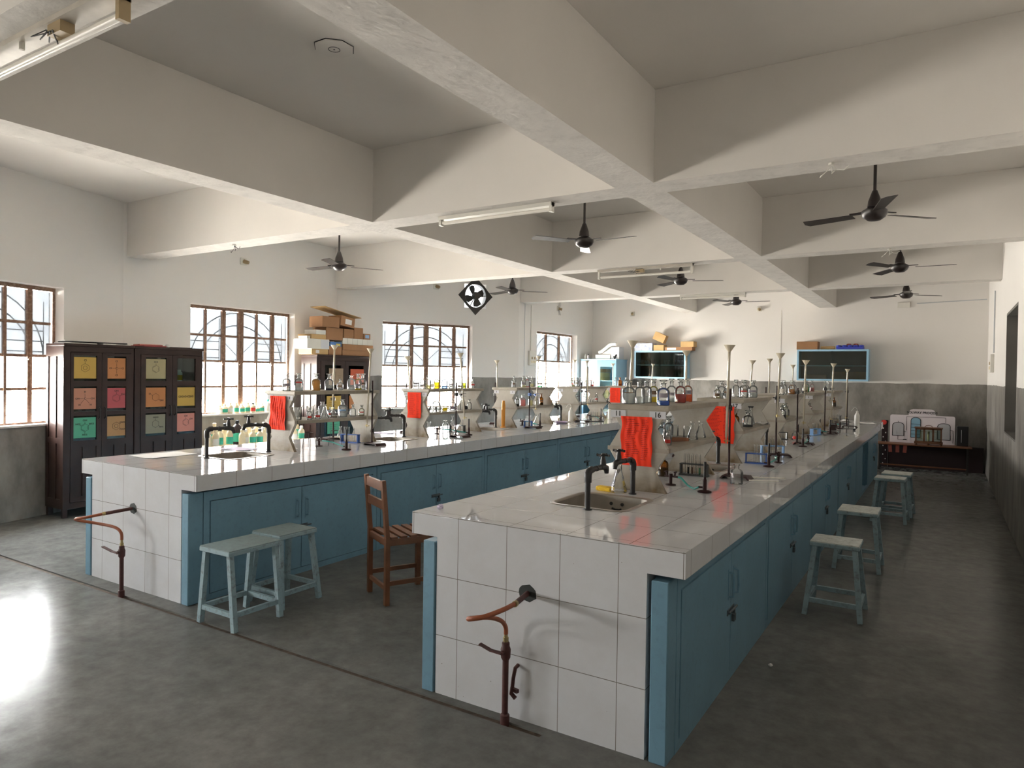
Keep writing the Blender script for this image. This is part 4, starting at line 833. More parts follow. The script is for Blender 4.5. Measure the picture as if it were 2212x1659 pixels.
# test tube racks
def tube_rack(x, y, rot, L, col, label, n, tlabel, full=None, hh=0.085):
    t = thing('test_tube_rack', label, 'rack', (x, y, BZ), rot, 'test tube racks')
    b = MB(); b.box(-L/2-.01, L/2+.01, -.03, .03, 0, .008); b.build('base_bar', col, t)
    for s in (-1, 1): m = MB(); m.box(s*L/2-.005, s*L/2+.005, -.022, .022, .008, hh); m.build('end_post', col, t)
    m = MB(); N = 6                                            # top plate with a gap at each hole
    m.box(-L/2-.005, L/2+.005, -.028, -.012, hh-.006, hh); m.box(-L/2-.005, L/2+.005, .012, .028, hh-.006, hh)
    for i in range(N+1): xx = -L/2+.012+(L-.024)*i/N; m.box(xx-(L-.024)/N*.12, xx+(L-.024)/N*.12, -.012, .012, hh-.006, hh)
    m.build('top_plate', col, t)
    ca, sa = cos(rot), sin(rot); slots = list(range(N)); random.Random(n*7+int(x*100)).shuffle(slots)
    for i in sorted(slots[:n]):
        lx_ = -L/2+.012+(L-.024)*(i+.5)/N
        tt = thing('test_tube', tlabel, 'test tube', (x+ca*lx_, y+sa*lx_, BZ+.0085), 0, 'test tubes in the racks')
        link('glass_wall', gmesh('glass_wall|tt', lambda: L_([(0, 0), (.005, .0015), (.0075, .008), (.0075, .145), (.009, .148)], 10, cap=False), 'clear_glass'), tt)
        if full and i in full: link('liquid', gmesh('liquid|tt|'+full[i], lambda: L_([(0, .001), (.0045, .002), (.0068, .009), (.0068, .05), (0, .05)], 10), 'liq_'+full[i]), tt)
tube_rack(-1.53, 4.965, 0.0, .19, 'rack_black', 'black test tube rack under nearest right-bench rack', 5, 'glass test tube in black holder on the right bench near its first rack', {1: 'black', 2: 'brown', 4: 'green'})
tube_rack(-1.325, 6.005, radians(8), .16, 'rack_blue', 'dark blue test tube rack behind a burner on right bench', 4, 'glass test tube in the dark blue holder on right bench')
tube_rack(-1.355, 6.80, radians(30), .20, 'rack_light_blue', 'light blue test tube rack behind the second retort stand, right bench', 5, 'glass test tube in the light blue holder behind second retort stand')
q_ = atz(BZ, 1686, 949); tube_rack(q_[0], q_[1], radians(30), .14, 'rack_black', 'small dark test tube rack beside third rack on right bench', 3, 'glass test tube in small dark holder by third right-bench rack')
tube_rack(-1.38, 9.52, radians(70), .18, 'rack_light_blue', 'blue test tube rack seen end-on at fourth right-bench rack', 4, 'glass test tube in blue end-on holder at fourth right-bench rack')
tube_rack(-1.40, 12.18, radians(10), .24, 'rack_black', 'dark test tube rack near the far end of right bench', 5, 'glass test tube in dark holder near far end of right bench')
tube_rack(-5.10, 5.085, radians(12), .19, 'rack_blue', 'blue test tube rack under nearest left-bench rack', 4, 'glass test tube in blue holder under nearest left-bench rack')
tube_rack(-5.05, 6.84, radians(10), .19, 'rack_black', 'black test tube rack under second left-bench rack', 3, 'glass test tube in black holder under second left-bench rack')
tube_rack(-4.80, 8.12, radians(10), .10, 'rack_blue', 'short blue test tube rack holding a fan of tubes, left bench', 6, 'glass test tube in short blue holder at third left-bench rack')
q_ = atz(BZ, 1165, 913); tube_rack(q_[0]-0.02, q_[1]+.1, radians(0), .14, 'rack_light_blue', 'blue test tube rack behind a conical flask on left bench', 2, 'glass test tube in blue holder behind flask on left bench')
tube_rack(-4.60, 9.87, radians(35), .22, 'rack_black', 'long black test tube rack between white wash bottles, left bench', 5, 'glass test tube in black holder between white wash bottles', {0: 'black', 1: 'pale'})
# burners, gas cocks, hoses
def burner(x, y, where, h=0.19):
    t = thing('bunsen_burner', 'dark bunsen burner ' + where, 'burner', (x, y, BZ), 0, 'bunsen burners')
    m = MB(); m.lathe([(0, 0), (.042, 0), (.044, .006), (.03, .012), (.014, .014)], 16); m.build('base', 'stand_paint', t)
    m = MB(); m.lathe([(.013, .012), (.013, .075), (.009, .085), (.009, .095)], 12); m.tube([(-.035, 0, .03), (0, 0, .03)], .006, 6); m.build('body', 'stand_paint', t)
    m = MB(); m.lathe([(.0085, .09), (.0085, h)], 10); m.build('barrel', 'black_iron', t); return t
def cock(x, y, where, rot=0.0):
    t = thing('gas_cock', 'dark two-way gas cock ' + where, 'gas tap', (x, y, BZ), rot, 'gas cocks')
    m = MB(); m.lathe([(0, 0), (.036, 0), (.034, .006), (.012, .010)], 14); m.build('flange', 'stand_paint', t)
    m = MB(); m.lathe([(.011, .008), (.011, .05), (.016, .06), (.012, .075)], 10); m.tube([(-.045, 0, .058), (.055, 0, .058)], [.006, .007], 8); m.build('valve_body', 'stand_paint', t)
    for s in (-1, 1): m = MB(); m.beam((s*.028, 0, .06), (s*.034, 0, .088), .010, .008); m.beam((s*.034, -.016, .088), (s*.034, .016, .088), .007); m.build('lever', 'stand_paint', t)
def hose(pts, label, m='green_hose', r=.0065):
    P = [Vector(p) for p in pts]; out = []
    for i in range(len(P)-1):
        p0, p1, p2, p3 = P[max(i-1, 0)], P[i], P[i+1], P[min(i+2, len(P)-1)]
        for k in range(6):
            u = k/6; out.append(0.5*((2*p1)+(p2-p0)*u+(2*p0-5*p1+4*p2-p3)*u*u+(3*p1-p0-3*p2+p3)*u**3))
    mb = MB(); mb.tube(out+[P[-1]], r, 8)
    return tag(mb.build('gas_hose', m), label, 'hose', 'gas hoses')
burner(-1.25, 4.28, 'nearest the camera on the right bench'); cock(-1.52, 4.43, 'under the nearest right-bench rack', radians(-10))
hose([(-1.464, 4.42, BZ+.057), (-1.44, 4.405, BZ+.055), (-1.385, 4.37, BZ+.02), (-1.33, 4.32, BZ+.010), (-1.30, 4.29, BZ+.022), (-1.286, 4.28, BZ+.030)], 'dark green hose to the burner nearest the camera, right bench')
for side, k, bp, cp in (('right', 1, (1629, 1008), (1640, 987)), ('right', 2, (1728, 964), (1716, 945)), ('right', 3, (1793, 938), (1752, 937)), ('right', 4, (1814, 926), (1806, 924)),
                        ('left', 0, (748, 972), (689, 964)), ('left', 1, (1012.5, 940), (944, 937)), ('left', 2, (1166, 922), (1128, 919)), ('left', 3, (1298, 908), (1273, 906))):
    b = atz(BZ, *bp); c = atz(BZ, *cp); w_ = 'at the %s rack of %s bench' % (RNAME[k], side)
    if side == 'right' and k == 2: b[0], b[1] = -1.25, 7.80; c[0], c[1] = -1.26, 8.20
    if side == 'right' and k == 1: b[0], b[1] = -1.19, 5.84; c[0], c[1] = -1.18, 6.17
    burner(b[0], b[1], w_); cock(c[0], c[1], w_, math.atan2(b[1]-c[1], b[0]-c[0]))
    d = Vector((b[0]-c[0], b[1]-c[1], 0)); D = d.length; d.normalize(); s_ = Vector((-d.y, d.x, 0))
    C0 = Vector((c[0], c[1], 0)); hose([C0+d*.056+Vector((0, 0, BZ+.057)), C0+d*(.06+.2*(D-.1))+Vector((0, 0, BZ+.058)), C0+d*(.05+.45*(D-.1))+s_*.02+Vector((0, 0, BZ+.05)), C0+d*(.05+.75*(D-.1))+s_*.01+Vector((0, 0, BZ+.038)), C0+d*(D-.037)+Vector((0, 0, BZ+.03))], 'green rubber hose %s' % w_)
# loose glassware and other things on the worktops
def bench_bottle(x, y, h, w_, label, cat='bottle', **kw):
    t = bottle(None, 0, 'bench', x, y, h, w_, z=ZT, what='x', **kw); SHELF.pop(); LABELS.pop('pending label for this one', None); tag(t, label, cat); return t
bench_bottle(-1.705, 4.80, .16, .078, 'amber bottle of black liquid standing under the nearest right-bench rack', liq='black', lev=.062, amber=True, stop=False)
bench_bottle(-1.17, 4.74, .145, .085, 'empty clear bottle by itself beside the nearest retort stand, right bench', stop=False)
bench_bottle(*atz(BZ, 1717, 951)[:2], .12, .07, 'clear bottle with orange label on right bench by third burner', lab=('red', .02, .065), stop=False)
bench_bottle(*atz(BZ, 962, 930.5)[:2], .14, .075, 'empty clear bottle standing under the second left-bench rack', stop=False)
def bench_flask(x, y, h, w_, label):
    t = flask(None, 0, 'b', x, y, h, w_, z=BZ); LABELS.pop('pending label for this one', None); tag(t, label, 'flask')
bench_flask(-1.685, 3.955, .19, .105, 'tall conical flask behind the tap at nearest right-bench rack')
bench_flask(*atz(BZ, 735, 947)[:2], .13, .075, 'conical flask on left bench behind the two wire tripods')
bench_flask(*atz(BZ, 977, 931)[:2], .19, .09, 'conical flask beside black test tube rack on left bench')
bench_flask(*(atz(BZ, 1153, 917)[:2]+np.array([.0, .10])), .15, .12, 'wide conical flask beneath the blue clamp on left bench')
t = beaker(None, 0, 'middle', *atz(BZ, 926, 928)[:2], .10, .06, z=BZ); LABELS.pop('pending label for this one', None); tag(t, 'small glass beaker on left bench beside the second rack', 'beaker')
def wash_bottle(x, y, rot, label):
    t = thing('wash_bottle', label, 'bottle', (x, y, BZ), rot, 'white wash bottles')
    m = MB(); m.lathe([(0, 0), (.036, 0), (.039, .005), (.039, .14), (.034, .155), (.018, .185), (.016, .19)], 16); m.build('body', 'white_plastic', t)
    m = MB(); m.lathe([(.018, .186), (.018, .21), (.008, .218)], 12); m.build('screw_cap', 'white_plastic', t)
    m = MB(); m.tube([(0, 0, .215), (-.005, 0, .25), (-.025, 0, .268), (-.05, 0, .262), (-.085, 0, .21)], [.004, .004, .004, .0035, .002], 8); m.build('bent_spout', 'white_plastic', t)
wash_bottle(-4.915, 9.62, radians(10), 'white wash bottle with bent spout beside fourth left-bench rack'); wash_bottle(-4.70, 10.62, radians(30), 'white wash bottle behind burner at back of fourth left-bench rack'); wash_bottle(-1.17, 12.30, radians(10), 'white wash bottle at the far end of the right bench')
q_ = atz(BZ, 1086, 922.5); t = thing('measuring_cylinder', 'tall amber cylinder leaning by the third left-bench rack front', 'cylinder', (-5.035, 7.855, BZ))
m = MB(); m.lathe([(0, 0), (.040, 0), (.040, .008), (.026, .012)], 16); m.build('foot', 'amber_plastic', t); m = MB(); m.lathe([(.022, .01), (.026, .05), (.027, .30), (.021, .34), (.021, .36)], 16); m.build('barrel', 'amber_plastic', t)
def tripod(feet, topc, tz, label):
    t = thing('wire_tripod', label, 'tripod', (topc[0], topc[1], BZ)); F = [Vector((f[0]-topc[0], f[1]-topc[1], .002)) for f in feet]; T = [f*0.62 + Vector((0, 0, tz)) for f in F]
    m = MB(); m.tube(T+[T[0]], .0022, 6); m.build('top_ring', 'iron', t)
    for f, tp in zip(F, T): m = MB(); m.tube([f, tp], .0022, 6); m.build('leg', 'iron', t)
for px, lab in ((664, 'thin wire tripod nearer the front panel of nearest left-bench rack'), (709, 'thin wire tripod farther along under nearest left-bench rack')):
    c0 = atz(BZ, px, 962); c0[1] = {664: 4.46, 709: 4.78}[px]; c0[0] = -5.0
    tripod([(c0[0]+.075*cos(a), c0[1]+.075*sin(a)) for a in (.4, 2.5, 4.6)], c0, .145, lab)
t = thing('sponge', 'yellow scrubbing sponge on the rim of nearest right-bench sink', 'sponge', (-1.775, 3.955, BZ), radians(-8)); m = MB(); m.box(-.055, .055, -.028, .028, 0, .028, .007); m.build('sponge_block', 'sponge', t)
for i, (px, py, r_, lab) in enumerate(((1655, 1033, .5, 'longer glass rod lying on right bench tiles'), (1650, 1040, .62, 'shorter glass rod lying nearer the bench edge'))):
    q_ = atz(BZ, px, py); m = MB(); L2 = .13-.03*i; m.tube([(-L2, 0, .0045), (L2, 0, .0045)], .004, 8); tag(m.build('glass_rod', 'tube_white', None, (q_[0], q_[1], BZ), radians(25)), lab, 'glass rod', 'glass rods')
r5 = random.Random(5)
def crumple(x, y, z, r, mtl, label, name='paper_ball'):
    m = MB(); n = 10; v = [[m.V((r*(0.7+.6*r5.random())*sin(pi*(i+.5)/7)*cos(2*pi*j/n), r*(0.7+.6*r5.random())*sin(pi*(i+.5)/7)*sin(2*pi*j/n), max(0, r*.75+r*.75*(.8+.4*r5.random())*cos(pi*(i+.5)/7)))) for j in range(n)] for i in range(7)]
    for i in range(6):
        for j in range(n): m.face((v[i][j], v[i+1][j], v[i+1][(j+1) % n], v[i][(j+1) % n]))
    m.face(v[0]); m.face(v[-1][::-1]); tag(m.build(name, mtl, None, (x, y, z)), label, 'paper')
crumple(-2.235, 2.885, BZ, .018, 'paper_lilac', 'crumpled lilac paper ball on front left corner of right bench'); crumple(-.793, 4.05, .0006, .012, 'paper_white', 'tiny white paper scrap on the floor in right aisle')
def sheet(x, y, z, w_, d, rot, mtl, label, name='paper_sheet', lift=.006):
    m = MB(); N = 6; g = [[m.V((-w_/2+w_*i/N, -d/2+d*j/N, .0012+lift*(0.5+0.5*sin(i*1.3+j*.9)))) for i in range(N+1)] for j in range(N+1)]
    for j in range(N):
        for i in range(N): m.face((g[j][i], g[j][i+1], g[j+1][i+1], g[j+1][i]), True)
    g2 = [[m.V((-w_/2+w_*i/N, -d/2+d*j/N, .0002+lift*(0.5+0.5*sin(i*1.3+j*.9)))) for i in range(N+1)] for j in range(N+1)]
    for j in range(N):
        for i in range(N): m.face((g2[j][i], g2[j+1][i], g2[j+1][i+1], g2[j][i+1]), True)
    return tag(m.build(name, mtl, None, (x, y, z), rot), label, 'paper')
sheet(-5.42, 4.02, BZ, .30, .21, .3, 'paper_lilac', 'pale lilac sheet on left bench beside the nearest rack'); sheet(-5.50, 3.35, BZ, .3, .42, .1, 'paper_white', 'white sheet lying flat on the near corner of left bench')
sheet(-1.1, 12.75, BZ, .30, .42, .2, 'paper_white', 'white sheet at the far right end of right bench'); sheet(-1.45, 12.95, BZ+.0005, .28, .4, -.3, 'paper_white', 'curled white sheet near the far wash bottle, right bench', lift=.03)
sheet(-5.62, 6.12, BZ, .3, .21, .5, 'paper_lilac', 'lilac sheet on window side of left bench at second rack')
sheet(-1.47, 6.885, ZMID+.0008, .12, .10, .1, 'paper_white', 'loose paper hanging out of second right-bench rack middle shelf', lift=.02)
q_ = atz(BZ, 1212, 914); t = thing('plastic_dish', 'shallow lilac dish on left bench before fourth rack', 'dish', (q_[0], q_[1], BZ)); m = MB(); m.lathe([(0, 0), (.06, 0), (.10, .022), (.103, .022), (.064, .004), (0, .004)], 20); m.build('bowl', 'lilac_plastic', t)
m = MB(); m.prism([(-.16, 0), (.16, 0), (.16, .022), (.02, .03), (-.16, .022)], -.03, .03, 'y'); tag(m.build('wooden_block', 'brown_wood', None, (-1.585, 4.55, ZMID+.0007), radians(60)), 'brown wooden strip lying on nearest right-bench rack middle shelf', 'block')
for px, py, lab in ((1804, 929, 'small black stopper nearer the retort base on right bench'), (1845, 930, 'small black stopper alone on far right-bench tiles')):
    q_ = atz(BZ, px, py); m = MB(); m.lathe([(0, 0), (.016, 0), (.02, .022), (0, .022)], 12); tag(m.build('rubber_stopper', 'black_plastic', None, (q_[0], q_[1], BZ)), lab, 'stopper', 'black stoppers')
q_ = atz(BZ, 1794, 930); m = MB(); m.box(-.045, .045, -.04, .04, 0, .075, .004); tag(m.build('small_box', 'dark_wood', None, (q_[0], q_[1]+.16, BZ), .2), 'small dark box behind the fourth burner on right bench', 'box')
m = MB(); m.lathe([(0, 0), (.03, .0), (.032, .03), (.02, .042), (0, .045)], 14); tag(m.build('domed_lid', 'black_plastic', None, (-5.03, 6.975, ZMID+.0007)), 'black domed lid on second left-bench rack middle shelf', 'lid')
# gas risers at the bench ends: pipe out of the channel, ball valve, loop of hose to the pipe in the tiled wall
def gas_riser(x, y, zv, zt, hole, pend, path, lever, label):
    t = thing('gas_riser', label, 'gas pipe', (x, y, -0.0095), 0, 'rusty gas risers'); o_ = Vector((x, y, -0.0095))
    def loc(p): return Vector(p)-o_
    m = MB(); m.tube([(0, 0, 0), (0, 0, zv+.01)], .0145, 10); m.lathe([(.022, 0), (.022, .05), (.016, .055)], 10); m.build('riser_pipe', 'rust_pipe', t)
    m = MB(); m.lathe([(.016, zv-.03), (.022, zv-.02), (.024, zv+.02), (.018, zv+.035), (.018, zv+.05), (.013, zv+.055)], 12); m.tube([(-.0, -.005, zv+.01), (0, -.035, zv+.01)], .011, 8); m.build('valve_body', 'rust_pipe', t)
    m = MB(); m.beam((0.0, -.035, zv+.01), (-.06, -.035, zv+.012), .022, .006); m.beam((-.06, -.035, zv+.012), (lever-.02, -.038, zv+.03), .022, .006); m.build('valve_handle', 'rust_pipe', t)
    m = MB(); m.lathe([(.013, zv+.05), (.013, zv+.075)], 8); m.lathe([(.009, zv+.075), (.009, zt+.01)], 8); m.build('hose_nipple', 'brass', t)
    m = MB(); m.tube([loc(hole), loc(pend)], .0125, 10); m.build('wall_pipe', 'rust_pipe', t)
    d = (Vector(pend)-Vector(hole)).normalized(); m = MB(); m.tube([loc(Vector(pend)), loc(Vector(pend)+d*.02)], .014, 8); m.build('hose_clip', 'brass', t)
    P = [loc(pend)]+[loc(p) for p in path]+[Vector((0, 0, zt))]; out = []
    for i in range(len(P)-1):
        p0, p1, p2, p3 = P[max(i-1, 0)], P[i], P[i+1], P[min(i+2, len(P)-1)]
        for k in range(6):
            u = k/6; out.append(0.5*((2*p1)+(p2-p0)*u+(2*p0-5*p1+4*p2-p3)*u*u+(3*p1-p0-3*p2+p3)*u**3))
    m = MB(); m.tube(out+[P[-1]], .0105, 10); m.build('rubber_hose', 'rubber_hose', t)
gas_riser(-1.695, 2.695, .335, .425, (-1.62, 2.758, .60), (-1.585, 2.60, .605), [(-1.585, 2.50, .605), (-1.62, 2.40, .595), (-1.68, 2.38, .58), (-1.71, 2.44, .56), (-1.70, 2.56, .53), (-1.695, 2.65, .49), (-1.695, 2.69, .45)], -.10, 'rusty gas pipe with orange hose on the right bench end')
gas_riser(-4.925, 2.695, .315, .41, (-5.03, 2.828, .592), (-5.085, 2.665, .575), [(-5.15, 2.57, .555), (-5.22, 2.53, .54), (-5.24, 2.57, .52), (-5.14, 2.64, .50), (-4.99, 2.68, .485), (-4.935, 2.695, .45)], -.16, 'rusty gas pipe with brown hose on the left bench end')
t = thing('pipe_bracket', 'small rusty bent pipe fixed low on right bench end', 'pipe', (-1.665, 2.745, .18)); m = MB(); m.tube([(0, .014, .075), (.0, -.012, .07), (-.008, -.016, .02), (-.012, -.016, -.02)], .009, 8); m.tube([(-.012, -.016, -.02), (-.016, -.018, -.05), (.008, -.02, -.066)], .010, 8); m.beam((-.012, -.016, -.03), (.022, -.022, -.03), .016); m.build('bent_pipe', 'rust_pipe', t)
# ------------------------------------------------------------------ stools and chair
def stool(x, y, rot, label, sw=.30, sd=.36, bx=.175, by=.18, H=.50, top='stool_top', fr='stool_paint'):
    t = thing('stool', label, 'stool', (x, y, 0), rot, 'painted wooden stools')
    m = MB(); m.box(-sw/2, sw/2, -sd/2, sd/2, H-.034, H-.006, .004); m.i = 1; m.box(-sw/2+.003, sw/2-.003, -sd/2+.003, sd/2-.003, H-.006, H, .003); m.build('seat', [fr, top], t)
    tx, ty = sw/2-.03, sd/2-.03
    for sx_ in (-1, 1):
        for sy in (-1, 1): m = MB(); m.beam((sx_*tx, sy*ty, H-.034), (sx_*bx, sy*by, 0.001), .032, .032, (0, 1, 0)); m.build('leg', fr, t)
    f = 0.78; a, b = tx+(bx-tx)*f, ty+(by-ty)*f; z = (H-.034)*(1-f)
    for s in (-1, 1):
        m = MB(); m.beam((-a, s*b, z), (a, s*b, z), .022, .03); m.build('stretcher', fr, t); m = MB(); m.beam((s*a, -b, z+.0), (s*a, b, z+.0), .022, .03); m.build('stretcher', fr, t)
stool(-3.845, 2.875, 0, 'pale blue stool closest to the camera before left bench', .30, .40, .172, .172)
stool(-3.93, 3.295, 0, 'pale blue stool just behind another at left bench cabinets', .29, .33, .17, .165)
stool(-.612, 5.27, 0, 'stool with worn white seat, nearest in the right aisle', .31, .27, .172, .18, top='stool_top_worn')
stool(-.60, 6.66, 0, 'stool with worn grey seat, second in the right aisle', .31, .36, .172, .18, top='stool_top_worn')
stool(-.50, 9.05, radians(-3), 'stool in the right aisle, just before the farthest one', .31, .28, .17, .17, top='stool_top_worn')
stool(-.46, 9.55, radians(-3), 'farthest stool in the right aisle, near the display table', .31, .33, .17, .17, top='stool_top_worn')
t = thing('wooden_chair', 'brown slatted wooden chair standing between the two benches', 'chair', (-3.405, 3.685, 0), radians(-27.3))
for s in (-1, 1):
    m = MB(); m.beam((s*.175, 0, .001), (s*.175, 0, .47), .036, .032, (0, 1, 0)); m.beam((s*.175, 0, .46), (s*.175, -.035, .87), .036, .028, (0, 1, 0)); m.build('back_leg', 'brown_wood', t)
    m = MB(); m.beam((s*.175, .38, .001), (s*.175, .38, .435), .034, .034, (0, 1, 0)); m.build('front_leg', 'brown_wood', t)
    m = MB(); m.beam((s*.175, .018, .435), (s*.175, .40, .435), .022, .045); m.build('seat_rail', 'brown_wood', t); m = MB(); m.beam((s*.175, .016, .15), (s*.175, .363, .15), .018, .03); m.build('stretcher', 'brown_wood', t)
for z0, y in ((.795, -.031), (.665, -.02)): m = MB(); m.box(-.157, .157, y-.010, y+.010, z0, z0+(.065 if z0 > .7 else .06)); m.build('back_rail', 'brown_wood', t)
for y in (.0, .38): m = MB(); m.box(-.157, .157, y-.011, y+.011, .412, .455); m.build('seat_rail', 'brown_wood', t)
m = MB(); m.box(-.157, .157, -.009, .009, .10, .13); m.build('stretcher', 'brown_wood', t)
for i in range(5): m = MB(); y = .05+i*.072; m.box(-.185, .185, y-.024, y+.024, .4585, .472); m.build('seat_slat', 'brown_wood', t)
# ------------------------------------------------------------------ ceiling fans and lamps
def fan_meshes():
    r = MB(); r.tube([(0, 0, .10), (0, 0, .63)], .013, 10); r.lathe([(.018, .60), (.05, .625), (.055, .655)], 12)
    c = MB(); c.lathe([(.012, .21), (.02, .205), (.05, .12), (.056, .07), (.0, .07)], 16)
    mo = MB(); mo.lathe([(0, -.05), (.05, -.045), (.085, -.02), (.10, .01), (.10, .035), (.06, .06), (0, .065)], 24)
    b = MB(); b.box(.085, .20, -.018, .018, .020, .028)
    b.prism([(.17, -.045), (.57, -.062), (.60, -.02), (.585, .055), (.17, .045)], .0, .004, 'z')
    me = []
    for q, n, m_ in ((r, 'down_rod', 'fan_brown'), (c, 'canopy', 'fan_brown'), (mo, 'motor', 'fan_brown')): me.append(q.mesh(n, m_))
    bm = b.mesh('blade', 'fan_brown')
    return me, bm
FMESH, BLADE = fan_meshes()
FANS = [(-6.86, 6.6, 60, 'in the left bay near the second window'), (-3.25, 6.6, -5, 'in the middle bay beyond the tube lamp'), (-6.20, 9.9, 40, 'in the left bay beside the exhaust fan'), (-3.30, 9.9, 20, 'in the middle bay under the bare hanging tube'), (-3.305, 13.1, 5, 'in the middle bay closest to the back wall'), (-.53, 6.6, 45, 'in the right bay, largest and nearest'), (-.50, 9.9, 0, 'second from the camera in the right bay'), (-.56, 13.1, 35, 'in the right bay closest to the back wall')]
for x, y, a, w_ in FANS:
    t = thing('ceiling_fan', 'dark three-blade ceiling fan ' + w_, 'fan', (x, y, 3.01), 0, 'ceiling fans')
    for me in FMESH: link(me.name.split('.')[0], me, t)
    for i in range(3):
        b = link('blade', BLADE, t); b.rotation_mode = 'XYZ'; b.rotation_euler = (radians(9), 0, 0); b.location = (0, 0, .008)
        b.matrix_basis = Matrix.Rotation(radians(a+120*i), 4, 'Z') @ Matrix.Translation((0, 0, .008)) @ Matrix.Rotation(radians(10), 4, 'X')
def tube_lamp(x0, x1, y, label, style):
    t = thing('tube_lamp', label, 'lamp', ((x0+x1)/2, y, ZB-.0006), 0, 'tube lamps under the beams'); h = (x1-x0)/2
    m = MB(); m.box(-h, h, -.035, .035, -.03, 0) if style != 'open' else m.box(-h, h, -.045, .045, -.022, 0)
    m.build('batten', 'fitting_paint' if style != 'slim' else 'panel_white', t)
    dz = -.055 if style == 'slim' else (-.075 if style == 'open' else -.10); dy = 0.0 if style != 'open' else .02
    m = MB(); m.tube([(-h+.03, dy, dz), (h-.03, dy, dz)], .015, 12); m.build('glass_tube', 'tube_white', t)
    for s in (-1, 1): m = MB(); m.box(s*h-.012*s-.012, s*h-.012*s+.012, dy-.022, dy+.022, dz-.022, -.0); m.build('end_holder', 'bakelite' if style == 'open' else 'panel_white', t)
    if style != 'slim':
        cx0 = .30 if style == 'open' else 0.0
        m = MB(); m.box(cx0-.10, cx0, -.035, .02, -.066, -.020); m.build('choke', 'bakelite', t)
        m = MB(); m.lathe([(0, 0), (.011, 0), (.011, .03), (0, .03)], 10); o = m.build('starter', 'panel_white', t, (-.05 if style == 'open' else .22, -.02, -.055))
        m = MB()
        for k in range(4): m.tube([(cx0-.14+.02*k, -.02, -.024), (cx0-.20+.03*k, -.05+.02*k, -.05-.01*k), (cx0-.10+.02*k, -.045, -.06), (cx0-.06, -.03, -.05)], .0025, 5)
        m.build('wiring', 'wire', t)
tube_lamp(-3.92, -2.60, 1.40, 'open tube lamp with wiring, at the top left of the photo', 'open'); tube_lamp(-3.83, -2.69, 4.89, 'slim white tube lamp under the first visible beam', 'slim')
tube_lamp(-3.88, -2.62, 8.32, 'bare hanging tube lamp beyond the middle fan', 'hang'); tube_lamp(-3.83, -2.75, 11.50, 'slim tube lamp nearest the back wall', 'slim')
m = MB(); m.prism([(.125*cos(2*pi*i/8+.39), .125*sin(2*pi*i/8+.39)) for i in range(8)], -.012, -.004, 'z'); m.i = 1; m.prism([(.130*cos(2*pi*i/8+.39), .130*sin(2*pi*i/8+.39)) for i in range(8)], -.004, -.0006, 'z'); m.lathe([(.034, -.0135), (.038, -.0135), (.038, -.012), (.034, -.012), (.034, -.0135)], 20, cap=False); m.lathe([(0, -.0135), (.006, -.0135), (.006, -.012), (0, -.012)], 8)
tag(m.build('ceiling_plate', ['plaster', 'wire'], None, (-3.316, 3.128, ZC)), 'octagonal white cover plate on the ceiling slab', 'cover plate')
for x, y, lab in ((-6.67, 4.86, 'loose looped wires under the beam by the left wall'), (-.64, 4.86, 'loose pale wires under the beam before largest fan'), (-.52, 8.31, 'loose wires under the beam above second right-bay fan')):
    t = thing('loose_wire', lab, 'wire', (x, y, ZB-.0006), 0, 'loose wires under the beams'); m = MB(); m.lathe([(0, -.012), (.02, -.012), (.02, 0), (0, 0)], 8); m.build('outlet_stub', 'panel_white', t)
    for k in range(3): m = MB(); m.tube([(0, 0, -.01), (.03-.03*k, .02, -.04), (.07-.07*k, .01, -.05-.015*k), (.10-.08*k, 0, -.03-.02*k)], .003, 6); m.build('wire_end', 'wire' if x < -1 else 'panel_white', t)
# ------------------------------------------------------------------ wall fittings
def onwall(k, s_, z):
    a, b, _ = WINS[k]; o, d, n, L = seg(a, b); p = o + d*s_ + n*.0006; return (p.x, p.y, z), math.atan2(n.y, n.x)     # local +x points into the room
def holder(pos, rot, label, bulb='bakelite'):
    t = thing('lamp_holder', label, 'lamp holder', pos, rot, 'empty lamp holders on the walls')
    m = MB(); m.box(0, .022, -.05, .05, -.05, .05, .004); m.build('back_box', 'panel_white', t)
    m = MB(); m.tube([(.02, 0, 0), (.05, .012, -.008), (.085, .03, -.02)], [.03, .028, .024], 12); m.build('socket', bulb, t)
holder(*onwall(2, 1.713, 3.185), 'empty lamp holder high between the near beam and second window'); holder(*onwall(3, 1.777, 3.175), 'empty lamp holder left of the exhaust fan'); holder(*onwall(1, 1.487, 3.29), 'lamp holder at the left edge above first window', 'bakelite')
holder((-5.973, YB-.0006, 3.02), -pi/2, 'lamp holder on back wall above the left wall cabinet'); holder((-3.226, YB-.0006, 3.02), -pi/2, 'lamp holder on back wall left of the right wall cabinet')
p_, r_ = onwall(4, 1.565, 3.02); holder(p_, r_, 'lamp holder with straggling wires above the fourth window'); t = bpy.data.objects['lamp_holder.005'] if 'lamp_holder.005' in bpy.data.objects else None
if t:
    for k in range(3): m = MB(); m.tube([(.02, 0, 0), (.05, .03-.05*k, .06), (.04, .05-.06*k, .15)], .003, 6); m.tube([(.02, 0, 0), (.04, -.04+.03*k, -.08), (.06, -.06+.04*k, -.14)], .003, 6); m.build('wire_end', 'wire', t)
m = MB(); m.box(-.10, .10, -.03, 0, -.05, .05, .004); tag(m.build('fan_regulator', 'panel_white', None, (-.66, YB-.0007, 3.0)), 'white box on back wall behind the farthest right-bay fan', 'box')
def conduit(a, b, label, r=.009, m_='panel_white'): m = MB(); m.tube([(0, 0, 0), tuple(Vector(b)-Vector(a))], r, 8); tag(m.build('conduit', m_, None, a), label, 'conduit', 'wall conduits')
def w4(s_, z, k=4, off=.012): (p, r) = onwall(k, s_, z); a, b, _ = WINS[k]; n = seg(a, b)[2]; return (p[0]+n.x*off, p[1]+n.y*off, z)
